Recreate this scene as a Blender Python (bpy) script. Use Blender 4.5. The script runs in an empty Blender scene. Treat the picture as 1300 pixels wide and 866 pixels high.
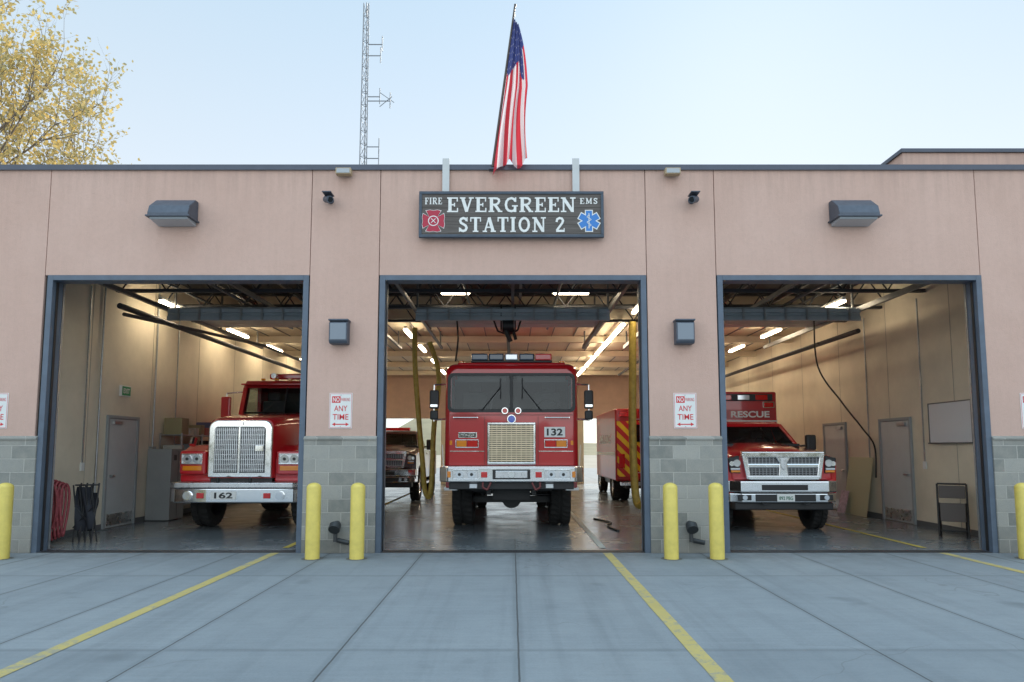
import bpy, math, random
from mathutils import Vector, Matrix
random.seed(7)
S=bpy.context.scene
COL=S.collection
rad=math.radians

# ---------------------------------------------------------------- materials
class NT:
    def __init__(s,name):
        s.m=bpy.data.materials.new(name); s.m.use_nodes=True
        s.t=s.m.node_tree; s.b=s.t.nodes['Principled BSDF']
    def n(s,typ,**k):
        x=s.t.nodes.new(typ)
        for a,v in k.items(): setattr(x,a,v)
        return x
    def put(s,sock,v):
        if isinstance(v,bpy.types.NodeSocket): s.t.links.new(v,sock)
        else: sock.default_value=v
    def math(s,op,a,b=0.0,c=0.0):
        x=s.n('ShaderNodeMath',operation=op)
        s.put(x.inputs[0],a); s.put(x.inputs[1],b); s.put(x.inputs[2],c)
        return x.outputs[0]
    def obj(s): return s.n('ShaderNodeTexCoord').outputs['Object']
    def xyz(s,v):
        x=s.n('ShaderNodeSeparateXYZ'); s.put(x.inputs[0],v); return x.outputs
    def comb(s,a,b,c):
        x=s.n('ShaderNodeCombineXYZ')
        for i,v in enumerate((a,b,c)): s.put(x.inputs[i],v)
        return x.outputs[0]
    def noise(s,v,scale,det=4,rough=.6):
        x=s.n('ShaderNodeTexNoise'); s.put(x.inputs['Vector'],v)
        x.inputs['Scale'].default_value=scale; x.inputs['Detail'].default_value=det; x.inputs['Roughness'].default_value=rough
        return x.outputs['Fac']
    def ramp(s,f,a,b,c0=0.0,c1=1.0):
        x=s.n('ShaderNodeMapRange'); s.put(x.inputs[0],f)
        x.inputs[1].default_value=a; x.inputs[2].default_value=b; x.inputs[3].default_value=c0; x.inputs[4].default_value=c1
        return x.outputs[0]
    def mix(s,f,a,b,mode='MIX'):
        x=s.n('ShaderNodeMix',data_type='RGBA',blend_type=mode)
        s.put(x.inputs[0],f)
        for i,v in ((6,a),(7,b)):
            if not isinstance(v,bpy.types.NodeSocket) and len(v)==3: v=(*v,1)
            s.put(x.inputs[i],v)
        return x.outputs[2]
    def bump(s,h,st=.3,d=.01):
        x=s.n('ShaderNodeBump'); x.inputs['Strength'].default_value=st; x.inputs['Distance'].default_value=d
        s.put(x.inputs['Height'],h); s.put(s.b.inputs['Normal'],x.outputs[0])
    def set(s,**k):
        for a,v in k.items():
            a=a.replace('_',' ')
            if not isinstance(v,bpy.types.NodeSocket) and isinstance(v,tuple) and len(v)==3: v=(*v,1)
            s.put(s.b.inputs[a],v)
        return s

def M(name,col,rough=.5,metal=0.,coat=0.,var=0.,vs=3.,bump=0.,bs=60.,rv=0.,bd=.004):
    n=NT(name); n.set(Base_Color=col,Roughness=rough,Metallic=metal,Coat_Weight=coat)
    if coat: n.set(Coat_Roughness=.04)
    if var or bump or rv:
        o=n.obj()
        if var:
            f=n.noise(o,vs,6,.65)
            f=n.ramp(f,.3,.7)
            n.set(Base_Color=n.mix(f,tuple(c*(1-var) for c in col),tuple(min(1,c*(1+var)) for c in col)))
        if rv: n.set(Roughness=n.ramp(n.noise(o,vs*2,5),.3,.7,max(0,rough-rv),rough+rv))
        if bump: n.bump(n.noise(o,bs,3),bump,bd)
    return n.m

def emis(name,col,st):
    n=NT(name); n.set(Base_Color=col,Emission_Color=col,Emission_Strength=st); return n.m

def stucco():
    n=NT('stucco_pink'); o=n.obj(); p=n.xyz(o)
    big=n.ramp(n.noise(o,.55,5,.7),.3,.7)
    c=n.mix(big,(.555,.365,.298),(.63,.43,.36))
    st=n.noise(n.comb(n.math('MULTIPLY',p[0],5.),p[1],n.math('MULTIPLY',p[2],.35)),1.6,5,.7)
    c=n.mix(n.ramp(st,.45,.8,0,.22),c,(.42,.285,.235))
    c=n.mix(n.ramp(p[2],1.75,2.6,.26,0),c,(.37,.265,.225))
    c=n.mix(n.math('MULTIPLY',n.ramp(p[2],5.3,5.95,0,.35),n.ramp(st,.4,.6)),c,(.38,.26,.215))
    fine=n.noise(o,70,3,.7); med=n.noise(o,14,4,.7)
    c=n.mix(n.ramp(fine,.35,.65,0,.18),c,(.72,.53,.46))
    c=n.mix(n.ramp(med,.45,.7,0,.16),c,(.42,.30,.25))
    n.set(Base_Color=c,Roughness=.92); n.b.inputs['Specular IOR Level'].default_value=.2
    n.bump(n.math('ADD',fine,med),.6,.008); return n.m

def cmu():
    n=NT('split_block'); o=n.obj(); p=n.xyz(o)
    v=n.comb(n.math('ADD',p[0],p[1]),p[2],0.)
    b=n.n('ShaderNodeTexBrick'); n.put(b.inputs['Vector'],v)
    b.inputs['Color1'].default_value=(.20,.205,.19,1); b.inputs['Color2'].default_value=(.40,.39,.36,1); b.inputs['Mortar'].default_value=(.50,.48,.44,1)
    b.inputs['Scale'].default_value=1; b.inputs['Mortar Size'].default_value=.007; b.inputs['Mortar Smooth'].default_value=.2
    b.inputs['Brick Width'].default_value=.4; b.inputs['Row Height'].default_value=.2; b.inputs['Bias'].default_value=0
    sp=n.noise(o,90,4,.8); md=n.noise(o,7,4,.7)
    c=n.mix(n.ramp(sp,.4,.7,0,.45),b.outputs['Color'],(.15,.15,.135))
    c=n.mix(n.ramp(md,.4,.7,0,.4),c,(.40,.37,.32))
    low=n.ramp(p[2],0,.35,.45,0)
    c=n.mix(low,c,(.18,.165,.145))
    h=n.math('ADD',n.math('MULTIPLY',b.outputs['Fac'],-1.),n.math('MULTIPLY',sp,.5))
    n.set(Base_Color=c,Roughness=.95); n.bump(h,.8,.012); return n.m

def concrete(name,ca,cb,rough):
    n=NT(name); o=n.obj(); p=n.xyz(o)
    wob=n.math('MULTIPLY',n.math('SUBTRACT',n.noise(o,3,3),.5),.012)
    big=n.ramp(n.noise(o,.35,6,.7),.3,.7); mid=n.noise(o,2.2,7,.75); fine=n.noise(o,45,4,.8)
    c=n.mix(big,ca,cb)
    c=n.mix(n.ramp(mid,.42,.75,0,.5),c,tuple(x*.70 for x in ca))
    c=n.mix(n.ramp(fine,.35,.7,0,.25),c,tuple(min(1,x*1.4) for x in cb))
    tr=n.noise(n.comb(n.math('MULTIPLY',p[0],3.),n.math('MULTIPLY',p[1],.12),0.),1.2,4,.6)
    c=n.mix(n.ramp(tr,.5,.75,0,.4),c,tuple(x*.6 for x in ca))
    br=n.noise(n.comb(n.math('MULTIPLY',p[0],.5),n.math('MULTIPLY',p[1],9.),0.),2.,4,.7)
    c=n.mix(n.ramp(br,.45,.75,0,.25),c,tuple(x*1.25 for x in cb))
    stn=n.noise(o,1.1,3,.5); c=n.mix(n.ramp(stn,.66,.74,0,.4),c,tuple(x*.5 for x in ca))
    def line(v,off,sp,w):
        f=n.math('FRACT',n.math('ADD',n.math('DIVIDE',n.math('SUBTRACT',n.math('ADD',v,wob),off),sp),.5))
        dd=n.math('MULTIPLY',n.math('ABSOLUTE',n.math('SUBTRACT',f,.5)),sp)
        return n.ramp(dd,w,w*1.8,1,0)
    def cell(v,off,sp): return n.math('FLOOR',n.math('ADD',n.math('DIVIDE',n.math('SUBTRACT',v,off),sp),0.))
    j=n.math('MAXIMUM',line(p[0],.05,1.38,.005),n.math('MULTIPLY',line(p[1],-1.85,3.1,.004),.5))
    wn=n.n('ShaderNodeTexWhiteNoise'); n.put(wn.inputs['Vector'],n.comb(cell(p[0],.05,1.38),cell(p[1],-1.85,3.1),0.))
    c=n.mix(n.ramp(wn.outputs['Value'],0,1,0,.35),c,tuple(x*.76 for x in ca))
    soft=n.math('MAXIMUM',line(p[0],.05,1.38,.03),line(p[1],-1.85,3.1,.03))
    c=n.mix(n.math('MULTIPLY',soft,.2),c,tuple(x*.5 for x in ca))
    c=n.mix(n.math('MULTIPLY',j,.8),c,(.05,.05,.05))
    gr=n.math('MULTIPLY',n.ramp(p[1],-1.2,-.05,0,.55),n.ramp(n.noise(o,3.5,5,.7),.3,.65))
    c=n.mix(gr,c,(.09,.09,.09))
    vo=n.n('ShaderNodeTexVoronoi',feature='DISTANCE_TO_EDGE'); vo.inputs['Scale'].default_value=.33
    vw=n.n('ShaderNodeVectorMath',operation='ADD'); n.put(vw.inputs[0],o)
    nn=n.n('ShaderNodeTexNoise'); n.put(nn.inputs['Vector'],o); nn.inputs['Scale'].default_value=1.5
    n.put(vw.inputs[1],nn.outputs['Color']); n.put(vo.inputs['Vector'],vw.outputs[0])
    cr=n.math('MULTIPLY',n.ramp(vo.outputs['Distance'],.001,.004,1,0),n.ramp(n.noise(o,.5,2),.52,.6))
    c=n.mix(n.math('MULTIPLY',cr,.3),c,(.1,.1,.1))
    n.bump(n.math('SUBTRACT',n.math('MULTIPLY',fine,.3),j),.4,.006)
    n.set(Base_Color=c,Roughness=rough); return n.m

def floorconc():
    n=NT('sealed_floor'); o=n.obj(); p=n.xyz(o)
    big=n.ramp(n.noise(o,.5,3,.5),.3,.7)
    c=n.mix(big,(.155,.175,.19),(.19,.21,.225))
    tr=n.noise(n.comb(n.math('MULTIPLY',p[0],2.5),n.math('MULTIPLY',p[1],.15),0.),1.2,3,.5)
    c=n.mix(n.ramp(tr,.5,.75,0,.35),c,(.10,.11,.12))
    def line(v,off,sp,w):
        f=n.math('FRACT',n.math('ADD',n.math('DIVIDE',n.math('SUBTRACT',v,off),sp),.5))
        return n.ramp(n.math('MULTIPLY',n.math('ABSOLUTE',n.math('SUBTRACT',f,.5)),sp),w,w*1.6,1,0)
    j=n.math('MAXIMUM',line(p[0],.05,2.6,.005),line(p[1],3.2,3.2,.005))
    c=n.mix(n.math('MULTIPLY',j,.7),c,(.04,.04,.04))
    n.set(Base_Color=c,Roughness=n.ramp(n.noise(o,1.3,3,.5),.3,.7,.16,.30)); n.bump(n.noise(o,6,2,.4),.04,.003); return n.m

def linepaint(name,col,under,wear=.5):
    n=NT(name); o=n.obj()
    a=n.noise(o,9,7,.8); b=n.noise(o,1.3,3,.6)
    f=n.ramp(n.math('ADD',n.math('MULTIPLY',a,.7),n.math('MULTIPLY',b,.3)),wear,wear+.08,0,.85)
    c=n.mix(f,col,under); c=n.mix(n.ramp(n.noise(o,3,4),.3,.7,0,.3),c,tuple(x*.7 for x in col))
    n.set(Base_Color=c,Roughness=.8); return n.m

def chevron():
    n=NT('chevron_reflective'); p=n.xyz(n.obj())
    v=n.math('ADD',n.math('MULTIPLY',n.math('ABSOLUTE',p[0]),-1.),p[2])
    f=n.math('GREATER_THAN',n.math('FRACT',n.math('DIVIDE',v,.36)),.5)
    n.set(Base_Color=n.mix(f,(.85,.62,.02),(.55,.02,.02)),Roughness=.35); return n.m

def grate():
    n=NT('trench_grate'); p=n.xyz(n.obj())
    a=n.math('GREATER_THAN',n.math('FRACT',n.math('DIVIDE',p[0],.04)),.45)
    b=n.math('GREATER_THAN',n.math('FRACT',n.math('DIVIDE',p[1],.11)),.18)
    f=n.math('MULTIPLY',a,b)
    n.set(Base_Color=n.mix(f,(.05,.05,.055),(.008,.008,.008)),Roughness=.6); return n.m

def seethrough():
    n=NT('window_glass'); t=n.t
    tr=n.n('ShaderNodeBsdfTransparent'); tr.inputs[0].default_value=(.62,.68,.66,1)
    gl=n.n('ShaderNodeBsdfGlossy'); gl.inputs['Roughness'].default_value=.02; gl.inputs[0].default_value=(1,1,1,1)
    fr=n.n('ShaderNodeFresnel'); fr.inputs[0].default_value=1.5
    mx=n.n('ShaderNodeMixShader'); t.links.new(n.math('MULTIPLY',fr.outputs[0],1.1),mx.inputs[0]); t.links.new(tr.outputs[0],mx.inputs[1]); t.links.new(gl.outputs[0],mx.inputs[2])
    t.links.new(mx.outputs[0],t.nodes['Material Output'].inputs[0]); return n.m

stuccoM=stucco(); cmuM=cmu(); grateM=grate(); clearM=seethrough()
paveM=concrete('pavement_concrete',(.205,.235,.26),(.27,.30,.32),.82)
floorM=floorconc()
groundM=M('ground_dirt',(.30,.27,.22),.95,var=.25,vs=.2)
yellowLine=linepaint('yellow_line_paint',(.52,.42,.15),(.26,.27,.26),.50)
yellowIn=linepaint('yellow_floor_paint',(.55,.42,.08),(.2,.2,.2),.56)
whiteIn=linepaint('white_floor_paint',(.6,.6,.55),(.2,.2,.2),.56)
frameM=M('frame_steel_paint',(.09,.12,.165),.45,var=.15,vs=4)
copingM=M('coping_metal',(.08,.09,.12),.45,.3,var=.1)
darkM=M('dark_gap',(.05,.045,.04),.9)
wallIn=M('interior_wall_paint',(.70,.63,.50),.75,var=.09,vs=1.2,bump=.15,bs=30)
wallIn2=M('interior_wall_grey',(.50,.50,.48),.75,var=.07,vs=1.2)
ceilM=M('ceiling_liner',(.76,.67,.52),.7,var=.08,vs=1.)
deckM=M('roof_deck',(.07,.07,.075),.8,var=.2)
trussM=M('truss_steel',(.04,.042,.05),.6)
galvM=M('galvanised_steel',(.42,.44,.46),.38,.8,var=.15,vs=12)
trackM=M('track_steel',(.16,.165,.17),.45,.5,var=.15,vs=12)
doorSecM=M('door_section_steel',(.42,.47,.51),.5,.1,var=.1)
redM=M('fire_red_paint',(.50,.010,.016),.28,coat=1.,var=.06,vs=2)
redD=M('fire_red_dull',(.38,.012,.014),.4,coat=.4,var=.08)
pickD=M('dark_truck_paint',(.07,.02,.022),.3,coat=.8,var=.08)
chromeM=M('chrome',(.88,.88,.89),.13,1.,rv=.05,vs=4)
alumM=M('brushed_aluminium',(.60,.61,.63),.3,1.,var=.1,vs=6,rv=.08)
goldM=M('grille_gold_metal',(.64,.54,.39),.32,.85,var=.12,vs=8)
blackM=M('black_plastic',(.018,.018,.02),.45)
seatM=M('seat_fabric',(.10,.10,.11),.8,var=.2)
linerM=M('cab_liner',(.10,.10,.105),.8,var=.1)
rubberM=M('tyre_rubber',(.022,.022,.022),.85,var=.3,vs=9,bump=.3,bs=80)
glassM=M('dark_window_glass',(.006,.007,.009),.04); glassM.node_tree.nodes['Principled BSDF'].inputs['IOR'].default_value=1.4
lampGlass=M('headlamp_lens',(.75,.77,.8),.08,.6)
amberM=M('amber_lens',(.8,.25,.01),.15,coat=1.)
redLens=M('red_lens',(.6,.01,.01),.12,coat=1.)
blueLens=M('blue_lens',(.02,.09,.55),.12,coat=1.)
darkLens=M('lightbar_dark',(.03,.05,.09),.15,coat=1)
whiteM=M('white_paint',(.74,.74,.72),.5,var=.05)
blackP=M('black_paint',(.02,.02,.02),.5)
signRed=M('sign_red',(.62,.03,.04),.5)
bollM=M('bollard_yellow',(.70,.56,.13),.42,var=.12,vs=6,bump=.1,bs=20)
packM=M('wallpack_housing',(.085,.10,.13),.5,.3,var=.15,vs=10)
lensM=M('wallpack_lens',(.36,.39,.42),.3,coat=.5)
beigeM=M('beige_fixture',(.42,.32,.20),.5)
n=NT('weathered_sign_wood'); o=n.obj(); p=n.xyz(o)
g=n.noise(n.comb(n.math('MULTIPLY',p[0],1.),p[1],n.math('MULTIPLY',p[2],28.)),2.2,6,.7)
pl=n.math('LESS_THAN',n.math('FRACT',n.math('DIVIDE',p[2],.135)),.05)
c=n.mix(n.ramp(g,.3,.7),(.07,.058,.052),(.16,.14,.13)); c=n.mix(pl,c,(.03,.025,.02))
n.set(Base_Color=c,Roughness=.8); n.bump(g,.4,.004); woodM=n.m
signFr=M('sign_frame_paint',(.06,.08,.11),.6,var=.2,vs=8)
letterM=M('sign_letter_paint',(.76,.76,.74),.6,var=.08,vs=15)
lightM=emis('fluorescent_tube',(1.,.82,.56),34.)
exitM=M('exit_sign_green',(.02,.28,.10),.5)
hoseM=M('yellow_exhaust_hose',(.48,.35,.07),.55,var=.25,vs=10)
barkM=M('bark',(.20,.165,.13),.9,var=.3,vs=4)
def translucent(n,cc,f=.5):
    tr=n.n('ShaderNodeBsdfTranslucent'); tr.inputs[0].default_value=(*[min(1,x*1.3) for x in cc],1)
    mx=n.n('ShaderNodeMixShader'); mx.inputs[0].default_value=f
    out=n.t.nodes['Material Output']
    n.t.links.new(n.b.outputs[0],mx.inputs[1]); n.t.links.new(tr.outputs[0],mx.inputs[2]); n.t.links.new(mx.outputs[0],out.inputs[0])
    return n.m
leafMs=[]
for i,cc in enumerate([(.52,.40,.16),(.44,.36,.17),(.60,.44,.16),(.36,.32,.16)]):
    n=NT('autumn_leaf'); n.set(Base_Color=cc,Roughness=.6); leafMs.append(translucent(n,cc,.6))
def cloth(name,cc):
    n=NT(name); n.set(Base_Color=cc,Roughness=.8); return translucent(n,cc,.35)

# ---------------------------------------------------------------- geometry helpers
def E(name,x=0,y=0,z=0,rz=0):
    o=bpy.data.objects.new(name,None); COL.objects.link(o); o.location=(x,y,z); o.rotation_euler=(0,0,rz)
    o.empty_display_size=.3; return o
def MO(name,par,mats,vs,fs,smooth=None,mi=None,bev=0,seg=2):
    me=bpy.data.meshes.new(name); me.from_pydata([tuple(v) for v in vs],[],fs)
    if not isinstance(mats,(list,tuple)): mats=[mats]
    for m in mats: me.materials.append(m)
    if smooth is not None:
        for i,p in enumerate(me.polygons): p.use_smooth=(smooth if isinstance(smooth,bool) else smooth[i])
    if mi:
        for i,p in enumerate(me.polygons): p.material_index=mi[i]
    me.update()
    o=bpy.data.objects.new(name,me); COL.objects.link(o)
    if par: o.parent=par
    if bev:
        b=o.modifiers.new('b','BEVEL'); b.width=bev; b.segments=seg; b.limit_method='ANGLE'; b.angle_limit=rad(28)
    return o
def box(name,par,mat,x0,x1,y0,y1,z0,z1,bev=0,seg=2):
    vs=[(x0,y0,z0),(x1,y0,z0),(x1,y1,z0),(x0,y1,z0),(x0,y0,z1),(x1,y0,z1),(x1,y1,z1),(x0,y1,z1)]
    fs=[(0,3,2,1),(4,5,6,7),(0,1,5,4),(1,2,6,5),(2,3,7,6),(3,0,4,7)]
    return MO(name,par,mat,vs,fs,bev=bev,seg=seg)
class Multi:
    def __init__(s): s.v=[]; s.f=[]; s.mi=[]; s.sm=[]
    def box(s,x0,x1,y0,y1,z0,z1,m=0):
        b=len(s.v); s.v+=[(x0,y0,z0),(x1,y0,z0),(x1,y1,z0),(x0,y1,z0),(x0,y0,z1),(x1,y0,z1),(x1,y1,z1),(x0,y1,z1)]
        for f in [(0,3,2,1),(4,5,6,7),(0,1,5,4),(1,2,6,5),(2,3,7,6),(3,0,4,7)]:
            s.f.append(tuple(b+i for i in f)); s.mi.append(m); s.sm.append(False)
    def rod(s,p0,p1,r0,r1=None,n=8,m=0,caps=True):
        if r1 is None: r1=r0
        p0=Vector(p0); p1=Vector(p1); d=(p1-p0)
        if d.length<1e-6: return
        d.normalize(); a=d.orthogonal().normalized(); c=d.cross(a)
        b=len(s.v)
        for p,r in ((p0,r0),(p1,r1)):
            for i in range(n):
                t=2*math.pi*i/n; s.v.append(tuple(p+a*math.cos(t)*r+c*math.sin(t)*r))
        for i in range(n):
            j=(i+1)%n; s.f.append((b+i,b+j,b+n+j,b+n+i)); s.mi.append(m); s.sm.append(True)
        if caps:
            k=len(s.v); s.v+=s.v[b:b+2*n]
            s.f.append(tuple(k+i for i in reversed(range(n)))); s.f.append(tuple(k+n+i for i in range(n))); s.mi+=[m,m]; s.sm+=[False,False]
    def path(s,pts,r,n=10,m=0):
        for a,b in zip(pts[:-1],pts[1:]): s.rod(a,b,r,r,n,m)
    def make(s,name,par,mats,bev=0): return MO(name,par,mats,s.v,s.f,smooth=s.sm,mi=s.mi,bev=bev)
def cyl(name,par,mat,p0,p1,r,r1=None,n=24):
    m=Multi(); m.rod(p0,p1,r,r1,n); return m.make(name,par,mat)
import bmesh
def fixn(o):
    bm=bmesh.new(); bm.from_mesh(o.data); bmesh.ops.recalc_face_normals(bm,faces=bm.faces); bm.to_mesh(o.data); bm.free(); return o
def prism(name,par,mat,prof,axis,lo,hi,bev=0,seg=3):
    k=len(prof)
    def P(a,b,t): return (t,a,b) if axis=='x' else ((a,t,b) if axis=='y' else (a,b,t))
    vs=[P(a,b,lo) for a,b in prof]+[P(a,b,hi) for a,b in prof]
    fs=[tuple(range(k)),tuple(reversed(range(k,2*k)))]+[(i,i+k,(i+1)%k+k,(i+1)%k) for i in range(k)]
    return fixn(MO(name,par,mat,vs,fs,bev=bev,seg=seg))
def loft(name,par,mat,rings,bev=0,smooth=True,cap0=True,cap1=True):
    k=len(rings[0]); vs=[p for r in rings for p in r]; fs=[]; sm=[]
    for j in range(len(rings)-1):
        for i in range(k):
            a=j*k+i; b=j*k+(i+1)%k; fs.append((a,b,b+k,a+k)); sm.append(smooth)
    nb=len(vs); vs+=rings[0]+rings[-1]
    if cap0: fs.append(tuple(nb+i for i in range(k))); sm.append(False)
    if cap1: fs.append(tuple(nb+k+i for i in range(k))); sm.append(False)
    return fixn(MO(name,par,mat,vs,fs,smooth=sm))
def rring(x0,x1,y,z0,z1,rt,rb,n=5):
    pts=[]
    for cx,cz,r,a0 in ((x1-rt,z1-rt,rt,0),(x0+rt,z1-rt,rt,90),(x0+rb,z0+rb,rb,180),(x1-rb,z0+rb,rb,270)):
        for i in range(n+1):
            a=rad(a0+90*i/n); pts.append((cx+r*math.cos(a),y,cz+r*math.sin(a)))
    return pts
def pane(name,par,mat,x0,x1,z0,z1,y0,y1,r,th=.012):
    rg=rring(x0,x1,0,z0,z1,r,r)
    f=lambda p,o:(p[0],y0+(y1-y0)*(p[2]-z0)/(z1-z0)+o,p[2])
    if th==0: return MO(name,par,mat,[f(p,0) for p in rg],[tuple(range(len(rg)))])
    return loft(name,par,mat,[[f(p,0) for p in rg],[f(p,th) for p in rg]],smooth=False)
def gasket(name,par,mat,x0,x1,z0,z1,y0,y1,r,w,th=.02):
    f=lambda p,o:(p[0],y0+(y1-y0)*(p[2]-z0)/(z1-z0)+o,p[2])
    A=rring(x0,x1,0,z0,z1,r,r); Bq=rring(x0+w,x1-w,0,z0+w,z1-w,max(.01,r-w*.5),max(.01,r-w*.5)); k=len(A)
    vs=[f(p,0) for p in A]+[f(p,0) for p in Bq]+[f(p,th) for p in A]+[f(p,th) for p in Bq]; fs=[]
    for i in range(k):
        j=(i+1)%k; fs+=[(i,j,k+j,k+i),(2*k+i,3*k+i,3*k+j,2*k+j),(i,2*k+i,2*k+j,j),(k+i,k+j,3*k+j,3*k+i)]
    return fixn(MO(name,par,mat,vs,fs))
def lathe_x(name,par,mat,prof,cx,cy,cz,seg=40,lug=None):
    vs=[];fs=[]
    k=len(prof)
    for i in range(seg):
        a=2*math.pi*i/seg
        for j,(x,r) in enumerate(prof):
            if lug and j in lug and i%2==(0 if j<k/2 else 1): r-=.022
            vs.append((cx+x,cy+r*math.cos(a),cz+r*math.sin(a)))
    for i in range(seg):
        for j in range(k-1):
            a=i*k+j; b=((i+1)%seg)*k+j; fs.append((a,a+1,b+1,b))
    return MO(name,par,mat,vs,fs,smooth=(lug is None))
def wheel(par,name,x,y,r,w,side,hub=None):
    hub=hub or alumM
    prof=[(-w/2*.9,r*.58),(-w/2,r*.75),(-w/2,r*.9),(-w/2*.9,r*.985),(-w*.3,r),(-w*.08,r),(-w*.07,r-.02),(w*.07,r-.02),(w*.08,r),(w*.3,r),(w/2*.9,r*.985),(w/2,r*.9),(w/2,r*.75),(w/2*.9,r*.58)]
    lathe_x(name+'_tyre',par,rubberM,prof,x,y,r,56,lug=(2,3,4,9,10,11))
    s=side
    lathe_x(name+'_rim',par,hub,[(s*w*.42,r*.6),(s*w*.40,r*.54),(s*w*.1,r*.5),(s*w*.12,r*.3),(s*w*.4,r*.25),(s*w*.43,r*.14),(s*w*.43,0.001)],x,y,r,32)
    lathe_x(name+'_rim_back',par,blackM,[(-s*w*.42,r*.6),(-s*w*.1,r*.5),(-s*w*.1,0.001)],x,y,r,24)
def text(name,par,mat,s,x,y,z,w,h,off=.0,rot=(90,0,0)):
    c=bpy.data.curves.new(name,'FONT'); c.body=s; c.align_x='CENTER'; c.align_y='CENTER'; c.size=1; c.offset=off
    o=bpy.data.objects.new(name,c); COL.objects.link(o); c.materials.append(mat)
    bpy.context.view_layer.update(); d=o.dimensions
    sx=w/max(d.x,1e-3); sy=h/max(d.y,1e-3)
    dg=bpy.context.evaluated_depsgraph_get(); me=bpy.data.meshes.new_from_object(o.evaluated_get(dg))
    mxs=[v.co for v in me.vertices]; cx=(min(v.x for v in mxs)+max(v.x for v in mxs))/2; cy=(min(v.y for v in mxs)+max(v.y for v in mxs))/2
    for v in me.vertices: v.co=Vector(((v.co.x-cx)*sx,(v.co.y-cy)*sy,0))
    bpy.data.objects.remove(o); o=bpy.data.objects.new(name,me); COL.objects.link(o)
    o.parent=par; o.location=(x,y,z); o.rotation_euler=[rad(a) for a in rot]; return o

# serif stroke letters -------------------------------------------------------
T=.19
G={
'E':(.76,[[(.2,0),(.2,1),T],[(.02,.955),(.68,.955),.09],[(.02,.045),(.70,.045),.09],[(.2,.5),(.5,.5),.09],[(.65,.72),(.65,1),.07],[(.67,0),(.67,.29),.07],[(.48,.37),(.48,.63),.07]]),
'F':(.72,[[(.2,0),(.2,1),T],[(.02,.955),(.68,.955),.09],[(.02,.045),(.40,.045),.09],[(.2,.5),(.5,.5),.09],[(.65,.72),(.65,1),.07],[(.48,.37),(.48,.63),.07]]),
'V':(.88,[[(.16,.97),(.43,.02),.19],[(.7,.97),(.43,.02),.1],[(0,.955),(.34,.955),.09],[(.55,.955),(.86,.955),.09]]),
'R':(.90,[[(.2,0),(.2,1),T],[(.02,.955),(.42,.955),.09],[(.35,.94),(.55,.93),(.66,.85),(.68,.73),(.61,.59),(.46,.5),(.2,.5),.13],[(.42,.5),(.7,.06),.17],[(.02,.045),(.38,.045),.09],[(.6,.045),(.88,.045),.09]]),
'G':(.90,[[(.72,.74),(.64,.88),(.48,.945),(.3,.89),(.18,.73),(.14,.5),(.18,.27),(.3,.11),(.48,.06),(.63,.1),(.7,.2),.14],[(.71,0),(.71,.42),.15],[(.52,.42),(.88,.42),.09],[(.75,.68),(.75,1),.07]]),
'N':(.94,[[(.17,0),(.17,1),.1],[(.17,.95),(.73,.05),.19],[(.75,0),(.75,1),.1],[(0,.955),(.3,.955),.09],[(0,.045),(.34,.045),.09],[(.58,.955),(.92,.955),.09]]),
'S':(.72,[[(.56,.78),(.5,.89),(.34,.94),(.19,.88),(.13,.75),(.19,.61),(.34,.53),(.5,.43),(.57,.28),(.5,.12),(.34,.06),(.18,.11),(.12,.22),.15],[(.6,.7),(.6,1),.06],[(.08,0),(.08,.3),.06]]),
'T':(.80,[[(.39,0),(.39,1),T],[(.03,.955),(.75,.955),.09],[(.06,.70),(.06,1),.07],[(.72,.70),(.72,1),.07],[(.2,.045),(.58,.045),.09]]),
'A':(.92,[[(.43,.98),(.15,.02),.1],[(.43,.98),(.72,.02),.2],[(.22,.32),(.6,.32),.08],[(0,.045),(.3,.045),.09],[(.54,.045),(.90,.045),.09]]),
'I':(.46,[[(.21,0),(.21,1),T],[(.03,.955),(.39,.955),.09],[(.03,.045),(.39,.045),.09]]),
'M':(1.05,[[(.17,0),(.17,1),.1],[(.2,.96),(.5,.1),.17],[(.5,.1),(.82,.96),.1],[(.84,0),(.84,1),.17],[(0,.955),(.28,.955),.09],[(0,.045),(.34,.045),.09],[(.76,.955),(1.02,.955),.09],[(.68,.045),(1.02,.045),.09]]),
'O':(.92,[[(.44+.31*math.cos(rad(a)),.5+.44*math.sin(rad(a))) for a in range(0,361,24)]+[.15]]),
'2':(.74,[[(.12,.70),(.16,.86),(.32,.94),(.48,.90),(.56,.77),(.50,.6),(.14,.12),.14],[(.08,.07),(.62,.07),.14],[(.63,.0),(.63,.25),.06]]),
' ':(.45,[]),
}
def serif(name,par,mat,s,cx,y,zc,w,h,sp=.06):
    tot=sum(G[c][0]+sp for c in s)-sp; kx=w/tot; x=-tot/2; vs=[];fs=[]; lay=0
    for ch in s:
        gw,st=G[ch]
        for k in st:
            wd=k[-1]*1.08; pts=k[:-1]
            for (a,b) in zip(pts[:-1],pts[1:]):
                lay=(lay+1)%16; yy=y-.0004*lay
                A=Vector(a);B=Vector(b); d=(B-A).normalized()
                if len(pts)>2: A=A-d*wd*.18; B=B+d*wd*.18
                nrm=Vector((-d.y,d.x))*wd/2
                n0=len(vs)
                for q in (A+nrm,A-nrm,B-nrm,B+nrm):
                    vs.append((cx+(x+q.x)*kx,yy,zc+(q.y-.5)*h))
                fs.append((n0,n0+1,n0+2,n0+3))
        x+=gw+sp
    return MO(name,par,mat,vs,fs)
def flat(name,par,mat,pts,y):
    return MO(name,par,mat,[(a,y,b) for a,b in pts],[tuple(range(len(pts)))])

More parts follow.
